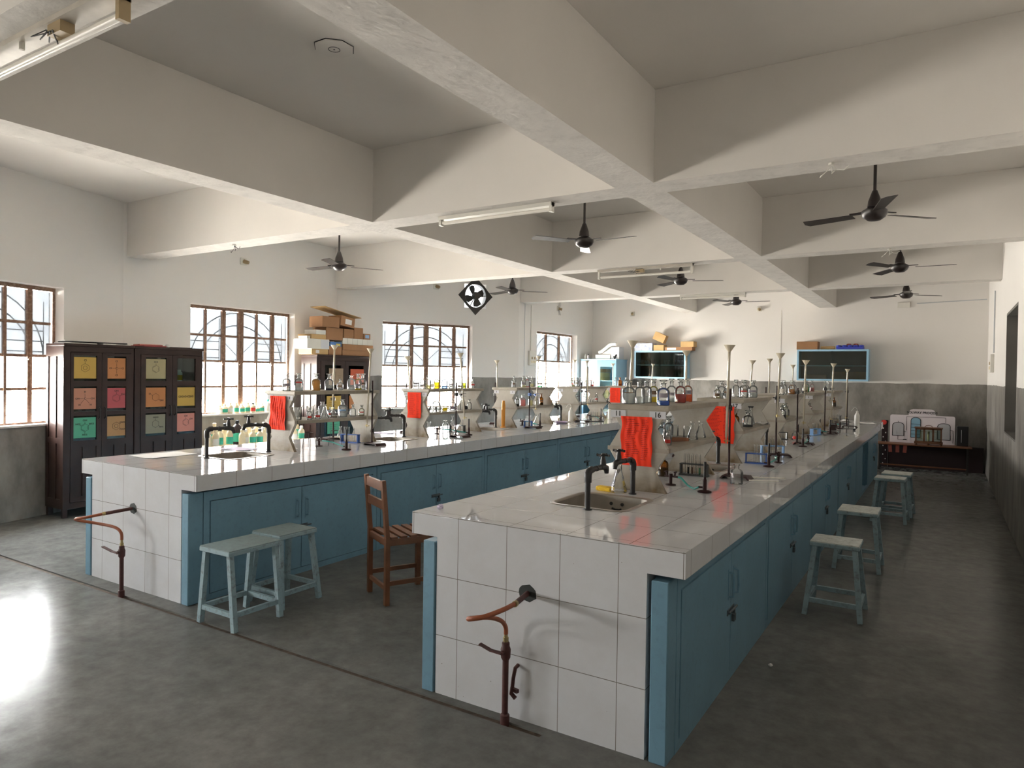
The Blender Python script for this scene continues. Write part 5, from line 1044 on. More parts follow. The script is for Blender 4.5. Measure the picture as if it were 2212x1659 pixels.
conduit(w4(.445, 2.09), w4(.445, 2.99), 'thin conduit rising from the white switchboard by fourth window'); conduit(w4(.20, 1.57), w4(.20, 2.99), 'thin conduit in the corner left of fourth window switchboard', .004, 'grey_plastic')
conduit((-2.80, YB-.006, 1.60), (-2.80, YB-.006, 2.98), 'faint conduit down the back wall left of right wall cabinet', .003, 'panel_white'); conduit((-.45, YB-.008, 3.02), (XR-.03, YB-.008, 3.05), 'horizontal conduit high on the back wall at right corner', .007, 'grey_plastic'); conduit((XR-.010, 12.75, 2.05), (XR-.010, 12.75, 2.99), 'conduit above the switchboard on the right wall', .009, 'grey_plastic')
def switchboard(pos, rot, w_, h, label):
    t = thing('switchboard', label, 'switchboard', pos, rot); m = MB(); m.box(0, .05, -w_/2, w_/2, -h/2, h/2, .005); m.build('board', 'panel_white', t)
    for i, (yy, zz) in enumerate(((-.2, .0), (.2, .0), (-.25, -.25), (0, -.25), (.25, -.25))): m = MB(); m.box(.05, .056, yy*w_-.022, yy*w_+.022, zz*h-.024, zz*h+.024); m.build('switch', 'cream_plastic' if i > 1 else 'bakelite', t)
(p_, r_) = onwall(4, .49, 1.945); switchboard(p_, r_, .26, .29, 'white switchboard on the wall left of the fourth window'); switchboard((XR-.0007, 12.9, 1.895), pi, .30, .28, 'switchboard on the right wall near the back corner')
# exhaust fan in its opening
(p_, r_) = onwall(3, FAN_S, FAN_Z); t = thing('exhaust_fan', 'exhaust fan with diamond plate set in the left wall', 'fan', p_, r_)
m = MB(); n = 32; Ro = .215; D = [(.355*cos(a), .355*sin(a)) for a in [pi/2*i for i in range(4)]]
def dia(a): s_ = abs(cos(a))+abs(sin(a)); q = .355/s_; q = max(q, Ro+.045); return (q*cos(a), q*sin(a))
for x, f in ((.002, 0), (.010, 1)):
    ii = [m.V((x, Ro*cos(2*pi*i/n), Ro*sin(2*pi*i/n))) for i in range(n)]; oo = [m.V((x, *dia(2*pi*i/n))) for i in range(n)]
    for i in range(n): j = (i+1) % n; m.face((ii[i], oo[i], oo[j], ii[j]) if f else (ii[i], ii[j], oo[j], oo[i]))
m.build('mounting_plate', 'iron', t)
m = MB()
for i in range(n):
    a, b = 2*pi*i/n, 2*pi*(i+1)/n; m.quad((.012, Ro*cos(a), Ro*sin(a)), (.012, Ro*cos(b), Ro*sin(b)), (-.09, Ro*cos(b), Ro*sin(b)), (-.09, Ro*cos(a), Ro*sin(a)))
m.build('ring', 'grey_plastic', t)
m = MB(); m.quad((-.17, -.222, -.222), (-.17, .222, -.222), (-.17, .222, .222), (-.17, -.222, .222)); m.build('dimmer_pane', 'dimming_glass', t)  # added pane, there to cut the sky glare behind the blades
m = MB(); m.X = Matrix.Rotation(pi/2, 4, 'Y'); m.lathe([(0, -.01), (.07, -.01), (.075, .02), (.06, .09), (0, .09)], 18); m.build('motor', 'iron', t)
for a in (0.35, pi/2+.35, pi+.35, 1.5*pi+.35):
    m = MB(); m.X = Matrix.Rotation(a, 4, 'X') @ Matrix.Rotation(.35, 4, 'Y'); m.prism([(.05, -.03), (.12, -.075), (.19, -.09), (.20, -.02), (.18, .06), (.10, .05), (.05, .03)], -.055, -.051, 'x') if False else m.prism([(.05, -.03), (.12, -.075), (.18, -.085), (.205, -.02), (.18, .06), (.10, .05), (.05, .03)], -.04, -.036, 'x'); m.build('blade', 'iron', t)
for a in (0.05, 2*pi/3+.1, 4*pi/3): m = MB(); m.beam((.0, .06*cos(a), .06*sin(a)), (.004, Ro*cos(a), Ro*sin(a)), .012); m.build('strut', 'iron', t)
# ------------------------------------------------------------------ dark wooden cabinets with formula sheets on the glass
def ring_pts(cx, cz, r, a0=pi/2): return [(cx+r*cos(a0+i*pi/3), cz+r*sin(a0+i*pi/3)) for i in range(6)]
def drawing(kind, W, H):
    """pen lines of a formula as (polyline) list, and lettering as (text, x, z, size)"""
    r = H*.20; P = ring_pts(0, 0, r); L = [P+[P[0]]]; T = []
    inner = lambda idx: [[(P[i][0]*.78, P[i][1]*.78), (P[(i+1) % 6][0]*.78, P[(i+1) % 6][1]*.78)] for i in idx]
    circ = [[(r*.45*cos(a), r*.45*sin(a)) for a in [2*pi*i/16 for i in range(17)]]]
    def sub(i, txt, s=H*.13): L.append([P[i], (P[i][0]*1.45, P[i][1]*1.45)]); T.append((txt, P[i][0]*1.85, P[i][1]*1.75, s))
    if kind == 'benzene_top': L += circ; sub(0, 'Cl')
    elif kind == 'star': L[:] = []; A = [(0, H*.32, 'H'), (W*.34, 0, 'CH'), (W*.26, -H*.3, 'H'), (-W*.24, -H*.3, 'H'), (-W*.34, 0, 'OH')]; L += [[(x*.2, z*.2), (x*.75, z*.75)] for x, z, _ in A]; T += [('C', 0, 0, H*.14)]+[(s, x, z, H*.12) for x, z, s in A]
    elif kind == 'cross': L[:] = []; A = [(0, H*.34, 'Cl'), (W*.34, 0, 'Cl'), (0, -H*.34, 'Cl'), (-W*.34, 0, 'Cl')]; L += [[(x*.25, z*.25), (x*.72, z*.72)] for x, z, _ in A]; T += [('C', 0, 0, H*.15)]+[(s, x, z, H*.12) for x, z, s in A]
    elif kind == 'ring2': sub(0, 'OH'); sub(5, 'OH'); L += inner((0, 2, 4))
    elif kind == 'ring3': sub(0, 'OH'); sub(1, 'NO2', H*.11); sub(5, 'NO2', H*.11); sub(3, 'NO2', H*.11); L += inner((0, 2, 4))
    elif kind == 'pair': L += circ; sub(5, 'COOH', H*.1); sub(4, 'COOH', H*.1)
    elif kind == 'ring_o': sub(1, 'O'); sub(4, 'OH')
    elif kind == 'ring1': L += inner((0, 2, 4)); sub(0, 'CH3', H*.11)
    elif kind == 'ring_side': sub(0, 'COOH', H*.1); sub(4, 'NH2', H*.11)
    elif kind == 'line': L[:] = []; T += [('CH3-O-C2H5', 0, 0, H*.15)]
    elif kind == 'tube': L[:] = [[(-W*.16, -H*.28), (-W*.16, H*.26), (-W*.10, H*.30), (-W*.04, H*.26), (-W*.04, -H*.28), (-W*.16, -H*.28)]]; L += [[(W*.12, H*.05), (W*.34, H*.05)], [(W*.16, -H*.05), (W*.32, -H*.05)]]
    elif kind == 'lines': L[:] = [[(-W*.32, z*H), (W*(.30-.1*k), z*H)] for k, z in enumerate((.18, .02, -.14))]
    return L, T
def formula(x, y0, y1, z0, z1, col, kind, label):
    """paper sheet taped on a cabinet pane that faces +x"""
    t = thing('formula_sheet', label, 'paper sheet', (x, (y0+y1)/2, (z0+z1)/2), 0, 'coloured sheets on the cabinet doors'); W, H = y1-y0, z1-z0
    m = MB(); N = 8; g = [[m.V((.0008+.0016*(0.5+0.5*sin(i*.9+j*.7)), -W/2+W*i/N, -H/2+H*j/N)) for i in range(N+1)] for j in range(N+1)]; g2 = [[m.V((.0002, -W/2+W*i/N, -H/2+H*j/N)) for i in range(N+1)] for j in range(N+1)]
    for j in range(N):
        for i in range(N): m.face((g[j][i], g[j][i+1], g[j+1][i+1], g[j+1][i]), True); m.face((g2[j][i], g2[j+1][i], g2[j+1][i+1], g2[j][i+1]))
    m.build('paper', 'sheet_'+col, t); L, T = drawing(kind, W, H); m = MB()
    for l in L: m.tube([(.0030, u, v) for u, v in l], .0014, 4, smooth=False)
    for s, u, v, sz in T: text_mb(m, s, sz, Matrix.Translation((.0030, u, v)) @ Matrix.Rotation(pi/2, 4, 'Z') @ Matrix.Rotation(pi/2, 4, 'X'), .0005)
    m.build('pen_drawing', 'ink', t)
def almirah(label, xf, y0, y1, D, H, split, panes, rows):
    """cupboard facing +x; panes = per door (ya, yb); rows = (z0, z1) of the glass"""
    t = thing('wooden_cabinet', label, 'cabinet', (xf, y0, 0), 0, 'dark wooden cabinets along the left wall'); W = y1-y0; w_ = 'dark_wood'
    b = MB(); b.box(-D, -D+.012, .0, W, .10, H); b.box(-D+.012, -.026, .0, .022, .10, H-.03); b.box(-D+.012, -.026, W-.022, W, .10, H-.03); b.box(-D+.012, -.026, .022, W-.022, .10, .13)
    for y in (0, W-.05):
        b.box(-.055, -.026, y, y+.05, 0.001, .10); b.box(-D, -D+.05, y, y+.05, 0.001, .10)
    b.box(-.026, -.0, .0, split[0]-y0, .10, H-.03); b.box(-.026, 0, split[2]-y0, W, .10, H-.03); b.box(-.026, 0, split[0]-y0, split[2]-y0, H-.09, H-.03); b.box(-.026, 0, split[0]-y0, split[2]-y0, .10, .16)
    b.build('carcass', w_, t)
    m = MB(); m.box(-D, .012, -.012, W+.012, H-.03, H, .004); m.build('top_board', w_, t)
    m = MB()                                                    # framed side panel
    for a, c in ((-D, -D+.05), (-D/2-.03, -D/2+.03), (-.06, -.001)): m.box(a, c, -.010, -.0001, .10, H-.031)
    for a, c in ((.10, .20), (.80, .86), (H-.14, H-.031)): m.box(-D+.05, -D/2-.03, -.010, -.0001, a, c); m.box(-D/2+.03, -.06, -.010, -.0001, a, c)
    m.build('side_frame', w_, t)
    for i, (za, zb) in enumerate(rows):
        m = MB(); m.box(-D+.012, -.03, .022, W-.022, za-.03, za-.012); m.build('shelf', w_, t)
    for i in (0, 1):
        a, c = split[i]-y0+.002, split[i+1]-y0-.002; pa, pc = panes[i][0]-y0, panes[i][1]-y0
        m = MB(); m.box(-.022, .006, a, pa, .165, H-.095); m.box(-.022, .006, pc, c, .165, H-.095)
        zs = [.165]+[v for r in sorted(rows) for v in r]+[H-.095]
        for k in range(0, len(zs), 2):
            if k == 0:
                m.box(-.022, .006, pa, pc, zs[1]-.07, zs[1]); m.box(-.022, .006, pa, pc, zs[0], zs[0]+.06); m.box(-.022, -.006, pa, pc, zs[0]+.06, zs[1]-.07); mid = (pa+pc)/2; m.box(-.006, .006, mid-.025, mid+.025, zs[0]+.06, zs[1]-.07)
            else: m.box(-.022, .006, pa, pc, zs[k], zs[k+1])
        d = m.build('door', w_, t)
        for r in rows: m = MB(); m.box(-.010, -.006, pa, pc, r[0], r[1]); m.build('glass_pane', 'cabinet_glass', d)
        hy = c-.03 if i == 0 else a+.03; hz = rows[1][0]-.02
        m = MB(); m.tube([(.006, hy, hz-.06), (.03, hy, hz-.045), (.036, hy, hz), (.03, hy, hz+.045), (.006, hy, hz+.06)], .008, 8); m.build('handle', 'iron', d)
    return t
RW = [(1.475, 1.754), (1.141, 1.416), (.827, 1.096)]; XC = -7.95
almirah('dark wooden glazed cabinet nearest the camera, beside the first window', XC, 3.731, 4.472, .38, 1.88, (3.79, 4.115, 4.44), ((3.822, 4.062), (4.175, 4.385)), RW)
almirah('dark wooden glazed cabinet between its twin and the second window', XC, 4.496, 5.348, .40, 1.88, (4.555, 4.945, 5.32), ((4.615, 4.868), (5.008, 5.25)), RW)
def sheets(xp, cells):
    for ya, yb, r, col, kind, lab in cells: h = r[1]-r[0]; formula(xp, ya+.004, yb-.004, r[0]+h*.10, r[1]-h*.07, col, kind, lab)
sheets(XC-.0055, [(3.822, 4.062, RW[0], 'yellow', 'benzene_top', 'yellow sheet with benzene ring, top left on nearest wooden cabinet'), (3.822, 4.062, RW[1], 'salmon', 'star', 'brownish pink sheet with five bonds on nearest wooden cabinet'), (3.822, 4.062, RW[2], 'green', 'ring3', 'green sheet with a ring on nearest wooden cabinet'),
    (4.175, 4.385, RW[0], 'orange', 'cross', 'orange sheet with a four-way cross on nearest wooden cabinet'), (4.175, 4.385, RW[1], 'pink', 'ring2', 'dark pink sheet with a ring on nearest wooden cabinet'), (4.175, 4.385, RW[2], 'tan', 'pair', 'light brown sheet with a ring on nearest wooden cabinet'),
    (4.615, 4.868, RW[0], 'olive', 'ring1', 'olive beige sheet, top left on cabinet beside second window'), (4.615, 4.868, RW[1], 'orange', 'ring_o', 'orange sheet with a ring on cabinet beside second window'), (4.615, 4.868, RW[2], 'grey', 'ring_side', 'grey-green sheet with a ring on cabinet beside second window'),
    (5.008, 5.25, RW[1], 'yellow', 'line', 'yellow sheet with a straight formula on cabinet beside second window'), (5.008, 5.25, RW[2], 'rose', 'ring2', 'rose sheet with a ring on cabinet beside second window')])
t = thing('plastic_jar', 'white jar with orange label behind glass, top right pane', 'jar', (-8.10, 5.12, RW[0][0]-.0118)); m = MB(); m.lathe([(0, 0), (.045, 0), (.045, .11), (.03, .13), (.03, .15), (0, .15)], 16); m.build('body', 'white_plastic', t); m = MB(); m.lathe([(.0455, .02), (.0455, .085)], 16, cap=False); m.build('paper_label', 'sponge', t)
t = almirah('dark wooden cabinet heaped with cartons, between second and third windows', -8.10, 7.37, 8.50, .34, 1.88, (7.44, 7.94, 8.44), ((7.52, 7.86), (8.02, 8.36)), [(1.36, 1.72), (.98, 1.30), (.60, .92)])
X3 = -8.10+.0067
for a in [(7.60, 7.90, 1.41, 1.67, 'brown', 'tube', 'brown sheet with a test tube drawing on carton-heaped cabinet'), (8.06, 8.36, 1.41, 1.665, 'brick', 'lines', 'brick red sheet with lines on carton-heaped cabinet'), (7.56, 7.86, 1.03, 1.24, 'yellow', 'lines', 'yellow sheet below the brown one on carton-heaped cabinet'), (8.04, 8.34, 1.03, 1.24, 'orange', 'lines', 'orange sheet below the red one on carton-heaped cabinet'), (7.58, 7.84, .65, .86, 'green', 'lines', 'green sheet at the bottom of carton-heaped cabinet')]:
    formula(X3, *a)
# things lying on the wooden cabinets
def flat(x, y, z, dx, dy, h, rot, mtl, label, name='folder'):
    m = MB(); m.box(-dx/2, dx/2, -dy/2, dy/2, 0, h, min(.003, h*.3)); return tag(m.build(name, mtl, None, (x, y, z), rot), label, 'papers')
zc = 1.8806
flat(-8.13, 3.93, zc, .24, .33, .012, .05, 'paper_white', 'stack of white papers on the nearest wooden cabinet', 'paper_stack'); 0
flat(-8.13, 3.95, zc+.0130, .22, .30, .012, .25, 'black_plastic', 'black folder lying across papers on the nearest wooden cabinet'); flat(-8.12, 4.75, zc, .24, .30, .015, .1, 'sheet_pink', 'pink folder on the cabinet beside second window'); flat(-8.14, 5.12, zc, .26, .26, .009, -.1, 'black_plastic', 'black folder at right end of cabinet beside second window')
flat(-8.12, 4.28, zc, .26, .30, .014, .1, 'paper_white', 'flat pile of papers at right end of the nearest wooden cabinet', 'paper_stack'); flat(-8.11, 4.27, zc+.0145, .25, .31, .012, -.12, 'black_plastic', 'dark folder on the papers at right of the nearest wooden cabinet')
flat(-8.12, 3.94, zc+.0255, .23, .32, .010, -.1, 'paper_white', 'topmost thin white folder on the nearest wooden cabinet pile')
flat(-8.12, 4.74, zc+.0155, .22, .26, .014, -.2, 'sheet_rose', 'rose folder lying on the pink one, cabinet beside second window')
crumple(-8.06, 4.95, zc, .028, 'paper_white', 'crumpled white paper between folders on the second wooden cabinet')
# cartons on the third wooden cabinet: (y0, y1, z above the top, height, depth, front x, material, label)
def carton(x0, x1, y0, y1, z, h, mtl, label, rot=0.0, group='cartons', lab=None, cat='box', tilt=0.0, axis='x'):
    cx, cy = (x0+x1)/2, (y0+y1)/2; t = thing('carton', label, cat, (cx, cy, z), rot, group); dx, dy = (x1-x0)/2, (y1-y0)/2
    m = MB(); m.box(-dx, dx, -dy, dy, 0, h-.003, .002); b = m.build('box_body', mtl, t)
    m = MB(); g = .0015
    if axis == 'x': m.box(-dx+.001, dx-.001, -dy+.001, -g, h-.003, h); m.box(-dx+.001, dx-.001, g, dy-.001, h-.003, h)
    else: m.box(-dx+.001, -g, -dy+.001, dy-.001, h-.003, h); m.box(g, dx-.001, -dy+.001, dy-.001, h-.003, h)
    m.build('flap', mtl, t)
    if lab:
        lm, u, v, lw, lh = lab; m = MB()
        if axis == 'x': m.box(dx+.0002, dx+.0012, u*dy-lw/2, u*dy+lw/2, v*h-lh/2, v*h+lh/2)
        else: m.box(u*dx-lw/2, u*dx+lw/2, -dy-.0012, -dy-.0002, v*h-lh/2, v*h+lh/2)
        m.build('shipping_label', lm, t)
    if tilt: t.rotation_euler = (tilt, 0, rot) if axis == 'x' else (0, tilt, rot)
    return t
Yc = lambda px: atx(-8.10, px, 740)[1]
F = -8.11; Bk = -8.40; W3 = 'on the cabinet between second and third windows'
e = .0012; z1 = zc
carton(Bk, F, Yc(669)+.05, Yc(710), z1, .082, 'tan_card', 'small tan carton at bottom left of the carton heap', lab=('paper_white', -.3, .5, .07, .05)); carton(Bk, F, Yc(711.5), Yc(739), z1, .135, 'cardboard', 'brown carton at the bottom middle of the carton heap'); carton(Bk, F, Yc(741), Yc(804), z1, .088, 'cardboard', 'long brown carton lowest on the right of the heap')
z2 = z1+.0885; carton(Bk, F+.01, Yc(741), Yc(806), z2, .092, 'cardboard', 'long brown carton second from bottom, right of the heap')
carton(Bk, F+.015, Yc(661)+.02, Yc(711), z1+.0825, .150, 'white_card', 'large white carton at the left of the heap', lab=('grey_card', .6, .5, .16, .13)); carton(Bk, F, Yc(714.5), Yc(739), z1+.1355, .068, 'blue_card', 'blue and yellow packet in the middle of the heap', lab=('yellow_card', .4, .35, .09, .04))
for i in range(6): carton(Bk+.1, F, Yc(741+10.9*i)+.002, Yc(741+10.9*(i+1))-.002, z2+.0925, .095, 'white_card', 'small white carton, one of six in a row on the heap', group='row of small white cartons')
z3 = z1+.2330; carton(Bk, F+.01, Yc(672.7), Yc(704), z3, .072, 'tan_card', 'flat tan carton on the large white one, left of heap'); carton(Bk+.05, F+.015, Yc(682), Yc(703), z3+.0725, .068, 'white_card', 'flat white carton under the largest brown cartons, left', lab=('grey_card', 0, .5, .20, .006)); carton(Bk, F, Yc(705.5), Yc(742), z3, .192, 'cardboard', 'big brown carton at the centre of the heap')
carton(Bk+.1, F, Yc(664), Yc(671), z3, .04, 'white_card', 'tiny white carton at the left edge of the heap')
z4 = z2+.0925+.0955; carton(Bk+.02, F, Yc(744), Yc(765), z4, .145, 'cardboard', 'brown carton on the white row, right of centre'); carton(Bk+.02, F, Yc(766), Yc(785), z4, .182, 'cardboard', 'tall brown carton on the white row near its right'); carton(Bk+.05, F, Yc(787), Yc(801), z4, .095, 'cardboard', 'small brown carton with pale label at the right end', lab=('label_blue', 0, .5, .09, .055))
carton(Bk+.02, F+.02, Yc(695), Yc(732), z3+.1925, .165, 'cardboard', 'brown carton at the top left of the heap', axis='x'); carton(Bk+.02, F+.02, Yc(734), Yc(764), z4+.182, .155, 'cardboard', 'tilted brown carton with white label at top of heap', lab=('paper_white', .1, .5, .14, .08), tilt=radians(-7))
m = MB(); m.X = Matrix.Rotation(radians(-9), 4, 'X'); m.box(-.16, .16, -.40, .40, 0, .008); tag(m.build('cardboard_sheet', 'tan_card', None, (-8.25, (Yc(697)+Yc(772))/2+.05, z4+.40)), 'flat cardboard sheet crowning the heap of cartons', 'cardboard')
# ------------------------------------------------------------------ back wall: two glazed wall cabinets
def wall_cabinet(x0, x1, z0, z1, label, blue, items):
    D = .295; yb = YB-.0012; yf = yb-D; t = thing('wall_cabinet', label, 'cabinet', ((x0+x1)/2, yb, z0), 0, 'blue glazed wall cabinets'); W, H = (x1-x0)/2, z1-z0
    m = MB(); f = .035; m.box(-W, W, -D, 0, 0, f); m.box(-W, W, -D, 0, H-f, H); m.box(-W, -W+f, -D, 0, f, H-f); m.box(W-f, W, -D, 0, f, H-f); m.box(-W+f, W-f, -.012, 0, f, H-f); m.build('carcass', blue, t)
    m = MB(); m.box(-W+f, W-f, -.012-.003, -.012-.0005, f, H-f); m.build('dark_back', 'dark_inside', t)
    m = MB(); m.box(-W+f, W-f, -D+.04, -.016, H*.47, H*.47+.016); m.build('shelf', 'sky_blue_paint', t)
    for a, b, yo in ((-W+f, .02, -D+.008), (-.02, W-f, -D+.018)): m = MB(); m.box(a, b, yo, yo+.004, f, H-f); m.build('sliding_glass', 'cabinet_glass', t)
    for i, (kind, u, lv) in enumerate(items):
        xx = (x0+x1)/2+u*(W-.08); zz = z0+(f if lv == 0 else H*.47+.016)+.0008; yy = yb-.13-.05*(i % 2)
        lab = 'small glass vessel behind the sliding glass of the left wall cabinet' if kind != 'board' else None
        if kind == 'bottle': o = bottle(None, 0, 'c', xx, yy, .10, .05, z=zz, what='x'); SHELF.pop()
        elif kind == 'flask': o = flask(None, 0, 'c', xx, yy, .12, .07, z=zz)
        elif kind == 'beaker': o = beaker(None, 0, 'middle', xx, yy, .10, .07, z=zz)
        LABELS.pop('pending label for this one', None); tag(o, lab, o['category'], 'glass vessels in the left wall cabinet')
xl0, xl1 = -5.79, -4.64; zl0, zl1 = 1.58, 2.178
wall_cabinet(xl0, xl1, zl0, zl1, 'light blue wall cabinet with cartons on it, left on back wall', 'sky_blue_paint', [('flask', -.85, 0), ('flask', -.4, 0), ('bottle', .0, 0), ('bottle', .15, 0), ('bottle', .3, 0), ('flask', .42, 0), ('bottle', .52, 0), ('flask', .64, 0), ('bottle', .76, 0), ('beaker', -.9, 1), ('beaker', -.72, 1), ('beaker', -.55, 1), ('flask', -.35, 1), ('beaker', -.1, 1), ('beaker', .15, 1), ('beaker', .3, 1), ('flask', .5, 1), ('beaker', .7, 1), ('beaker', .85, 1)])
xr0, xr1 = -2.435, -1.195; zr0, zr1 = 1.585, 2.182
wall_cabinet(xr0, xr1, zr0, zr1, 'blue wall cabinet with dark glass, right on back wall', 'sky_blue_paint', [])
t = thing('cardboard_strip', 'brown board lying on the lower shelf of right wall cabinet', 'board', (-1.55, YB-.15, zr0+.036)); m = MB(); m.box(-.30, .30, -.03, .03, 0, .14, .003); m.build('board', 'cardboard', t)
t = thing('cardboard_strip', 'dark board at left on the lower shelf of right wall cabinet', 'board', (-2.12, YB-.15, zr0+.036)); m = MB(); m.box(-.2, .2, -.03, .03, 0, .08, .003); m.build('board', 'brown_wood', t)
yk0, yk1 = YB-.29, YB-.02
def cx_(px): return aty(14.40, px, 745)[0]
carton(cx_(1373), cx_(1411), yk0, yk1, zl1+.0006, .165, 'printed_carton', 'white carton with blue print on the left wall cabinet', axis='y'); carton(cx_(1413), cx_(1435), yk0+.02, yk1-.06, zl1+.0006, .125, 'tan_card', 'small brown carton under the tilted one, left wall cabinet', axis='y')
t = carton(cx_(1407)+.02, cx_(1434)+.0, yk0+.03, yk1-.08, zl1+.165, .17, 'tan_card', 'tilted brown carton resting on two others, left wall cabinet', axis='y'); t.rotation_euler = (0, radians(24), 0); t.location.z += .045
carton(cx_(1438), cx_(1497), yk0, yk1-.05, zl1+.0006, .075, 'cardboard', 'long low brown carton at right on left wall cabinet', lab=('paper_white', -.5, .5, .20, .045), axis='y'); carton(cx_(1472), cx_(1500), yk0, yk1-.05, zl1+.0765, .115, 'tan_card', 'brown carton on the long low one, left wall cabinet', axis='y')
m = MB(); m.X = Matrix.Rotation(radians(8), 4, 'Y'); m.box(-.17, .17, -.11, .11, 0, .006); tag(m.build('cardboard_flap', 'cardboard', None, (cx_(1388), YB-.15, zl1+.195)), 'loose cardboard flap on the blue printed carton', 'cardboard')
carton(cx_(1722), cx_(1767), yk0, yk1, zr1+.0006, .155, 'cardboard', 'brown carton at the left on the right wall cabinet', axis='y')
m = MB(); m.tube([(-.125, 0, .032), (.125, 0, .032)], .032, 14); tag(m.build('paper_roll', 'tan_card', None, (cx_(1787), YB-.16, zr1+.0006)), 'tan paper roll between carton and tray, right wall cabinet', 'roll')
t = thing('tray', 'blue tray holding reddish lumps on the right wall cabinet', 'tray', (cx_(1836), YB-.15, zr1+.0006)); m = MB(); m.box(-.23, .23, -.12, .12, 0, .05, .008)
for i in range(5): m.lathe([(.05, .045), (.045, .075), (.02, .085), (0, .085)], 10, c=(-.19+.095*i, -.06))
m.build('tray_body', 'tray_blue', t)
for i, x in enumerate((-.03, .09)): m = MB(); m.lathe([(0, .05), (.05, .055), (.055, .08), (.03, .11), (0, .115)], 10, c=(x, .03)); m.build('lump', 'terracotta', t)
# corner steel cabinet with one door ajar
t = thing('steel_cabinet', 'light blue steel cabinet with a door ajar, back left corner', 'cabinet', (-6.48, 14.57, 0)); W, D, H = .42, .60, 1.985; c = 'sky_blue_paint'
m = MB(); m.box(-W, -W+.02, -D, 0, .0, H-.02); m.box(W-.02, W, -D, 0, 0, H-.02); m.box(-W+.02, W-.02, -.02, 0, 0, H-.02); m.box(-W+.02, W-.02, -D, -.02, 0, .08); m.build('carcass', c, t)
m = MB(); m.box(-W-.01, W+.01, -D-.012, .01, H-.02, H, .003); m.build('top_panel', c, t)
for z in (.55, 1.05, 1.5): m = MB(); m.box(-W+.02, W-.02, -D+.05, -.02, z, z+.015); m.build('shelf', c, t)
def sdoor(w_, X):
    m = MB(); m.X = X; f = .07; h0, h1 = .09, H-.03
    m.box(0, f, -.018, 0, h0, h1); m.box(w_-f, w_, -.018, 0, h0, h1); m.box(f, w_-f, -.018, 0, h0, .35); m.box(f, w_-f, -.018, 0, h1-.14, h1); m.box(f, w_-f, -.018, 0, 1.0, 1.04)
    d = m.build('door', c, t); m = MB(); m.X = X; m.box(f, w_-f, -.011, -.007, .35, 1.0); m.box(f, w_-f, -.011, -.007, 1.04, h1-.14); m.build('glass_pane', 'cabinet_glass', d)
    m = MB(); m.X = X; m.box(w_-.05, w_-.03, -.045, -.018, 1.0, 1.12); m.build('handle', 'iron', d)
sdoor(.415, Matrix.Translation((-W+.003, -D-.001, 0))); sdoor(.41, Matrix.Translation((W-.003, -D-.001, 0)) @ Matrix.Rotation(radians(28), 4, 'Z') @ Matrix.Scale(-1, 4, (1, 0, 0)))
for i, (x, z, w_, h, mm) in enumerate(((-.02, 1.516, .20, .17, 'tan_card'), (.05, 1.066, .24, .3, 'tan_card'), (.02, 1.69, .16, .08, 'cardboard'), (.02, .566, .3, .3, 'white_card'))):
    carton(-6.48+x-w_/2, -6.48+x+w_/2, 14.15, 14.42, z, h, mm, ('upper tan carton inside the light blue steel cabinet', 'middle tan carton inside the light blue steel cabinet', 'small brown carton uppermost inside the light blue steel cabinet', 'white carton low inside the light blue steel cabinet')[i], axis='y')
HT = 1.9856
t = thing('bench_instrument', 'white and grey bench instrument with a tubular arm on steel cabinet', 'instrument', (-6.30, 14.22, HT))
m = MB(); m.box(-.30, .06, -.16, .12, 0, .10, .006); m.build('base_box', 'white_plastic', t); m = MB(); m.box(.065, .26, -.14, .12, 0, .27, .004); m.build('grey_case', 'grey_plastic', t)
m = MB(); m.prism([(-.20, .1005), (.06, .1005), (.06, .25)], -.10, .10, 'y'); m.build('sloped_housing', 'white_plastic', t)
m = MB(); m.tube([(-.23, -.12, .15), (-.17, -.12, .165), (-.0, -.12, .30), (.06, -.12, .33), (.18, -.12, .335)], .038, 12); m.build('tubular_arm', 'white_plastic', t); m = MB(); m.tube([(.13, -.135, .05), (.19, -.15, .05)], .02, 8); m.tube([(.16, -.145, .0), (.16, -.145, .05), (.20, -.145, .10)], .018, 8); m.build('black_knob', 'black_plastic', t)
for i, (dx, lab, mm) in enumerate(((-.36, 'small pale bottle at left end on the steel cabinet', 'white_plastic'), (-.29, 'small dark-capped pinkish bottle on the steel cabinet', 'chart_white'))):
    t = thing('small_bottle', lab, 'bottle', (-6.48+dx, 14.05, HT)); m = MB(); m.lathe([(0, 0), (.025, 0), (.025, .07), (.012, .085), (.012, .095)], 12); m.build('body', mm, t); m = MB(); m.lathe([(.015, .092), (.015, .115), (0, .115)], 10); m.build('cap', 'black_plastic' if i else 'white_plastic', t)
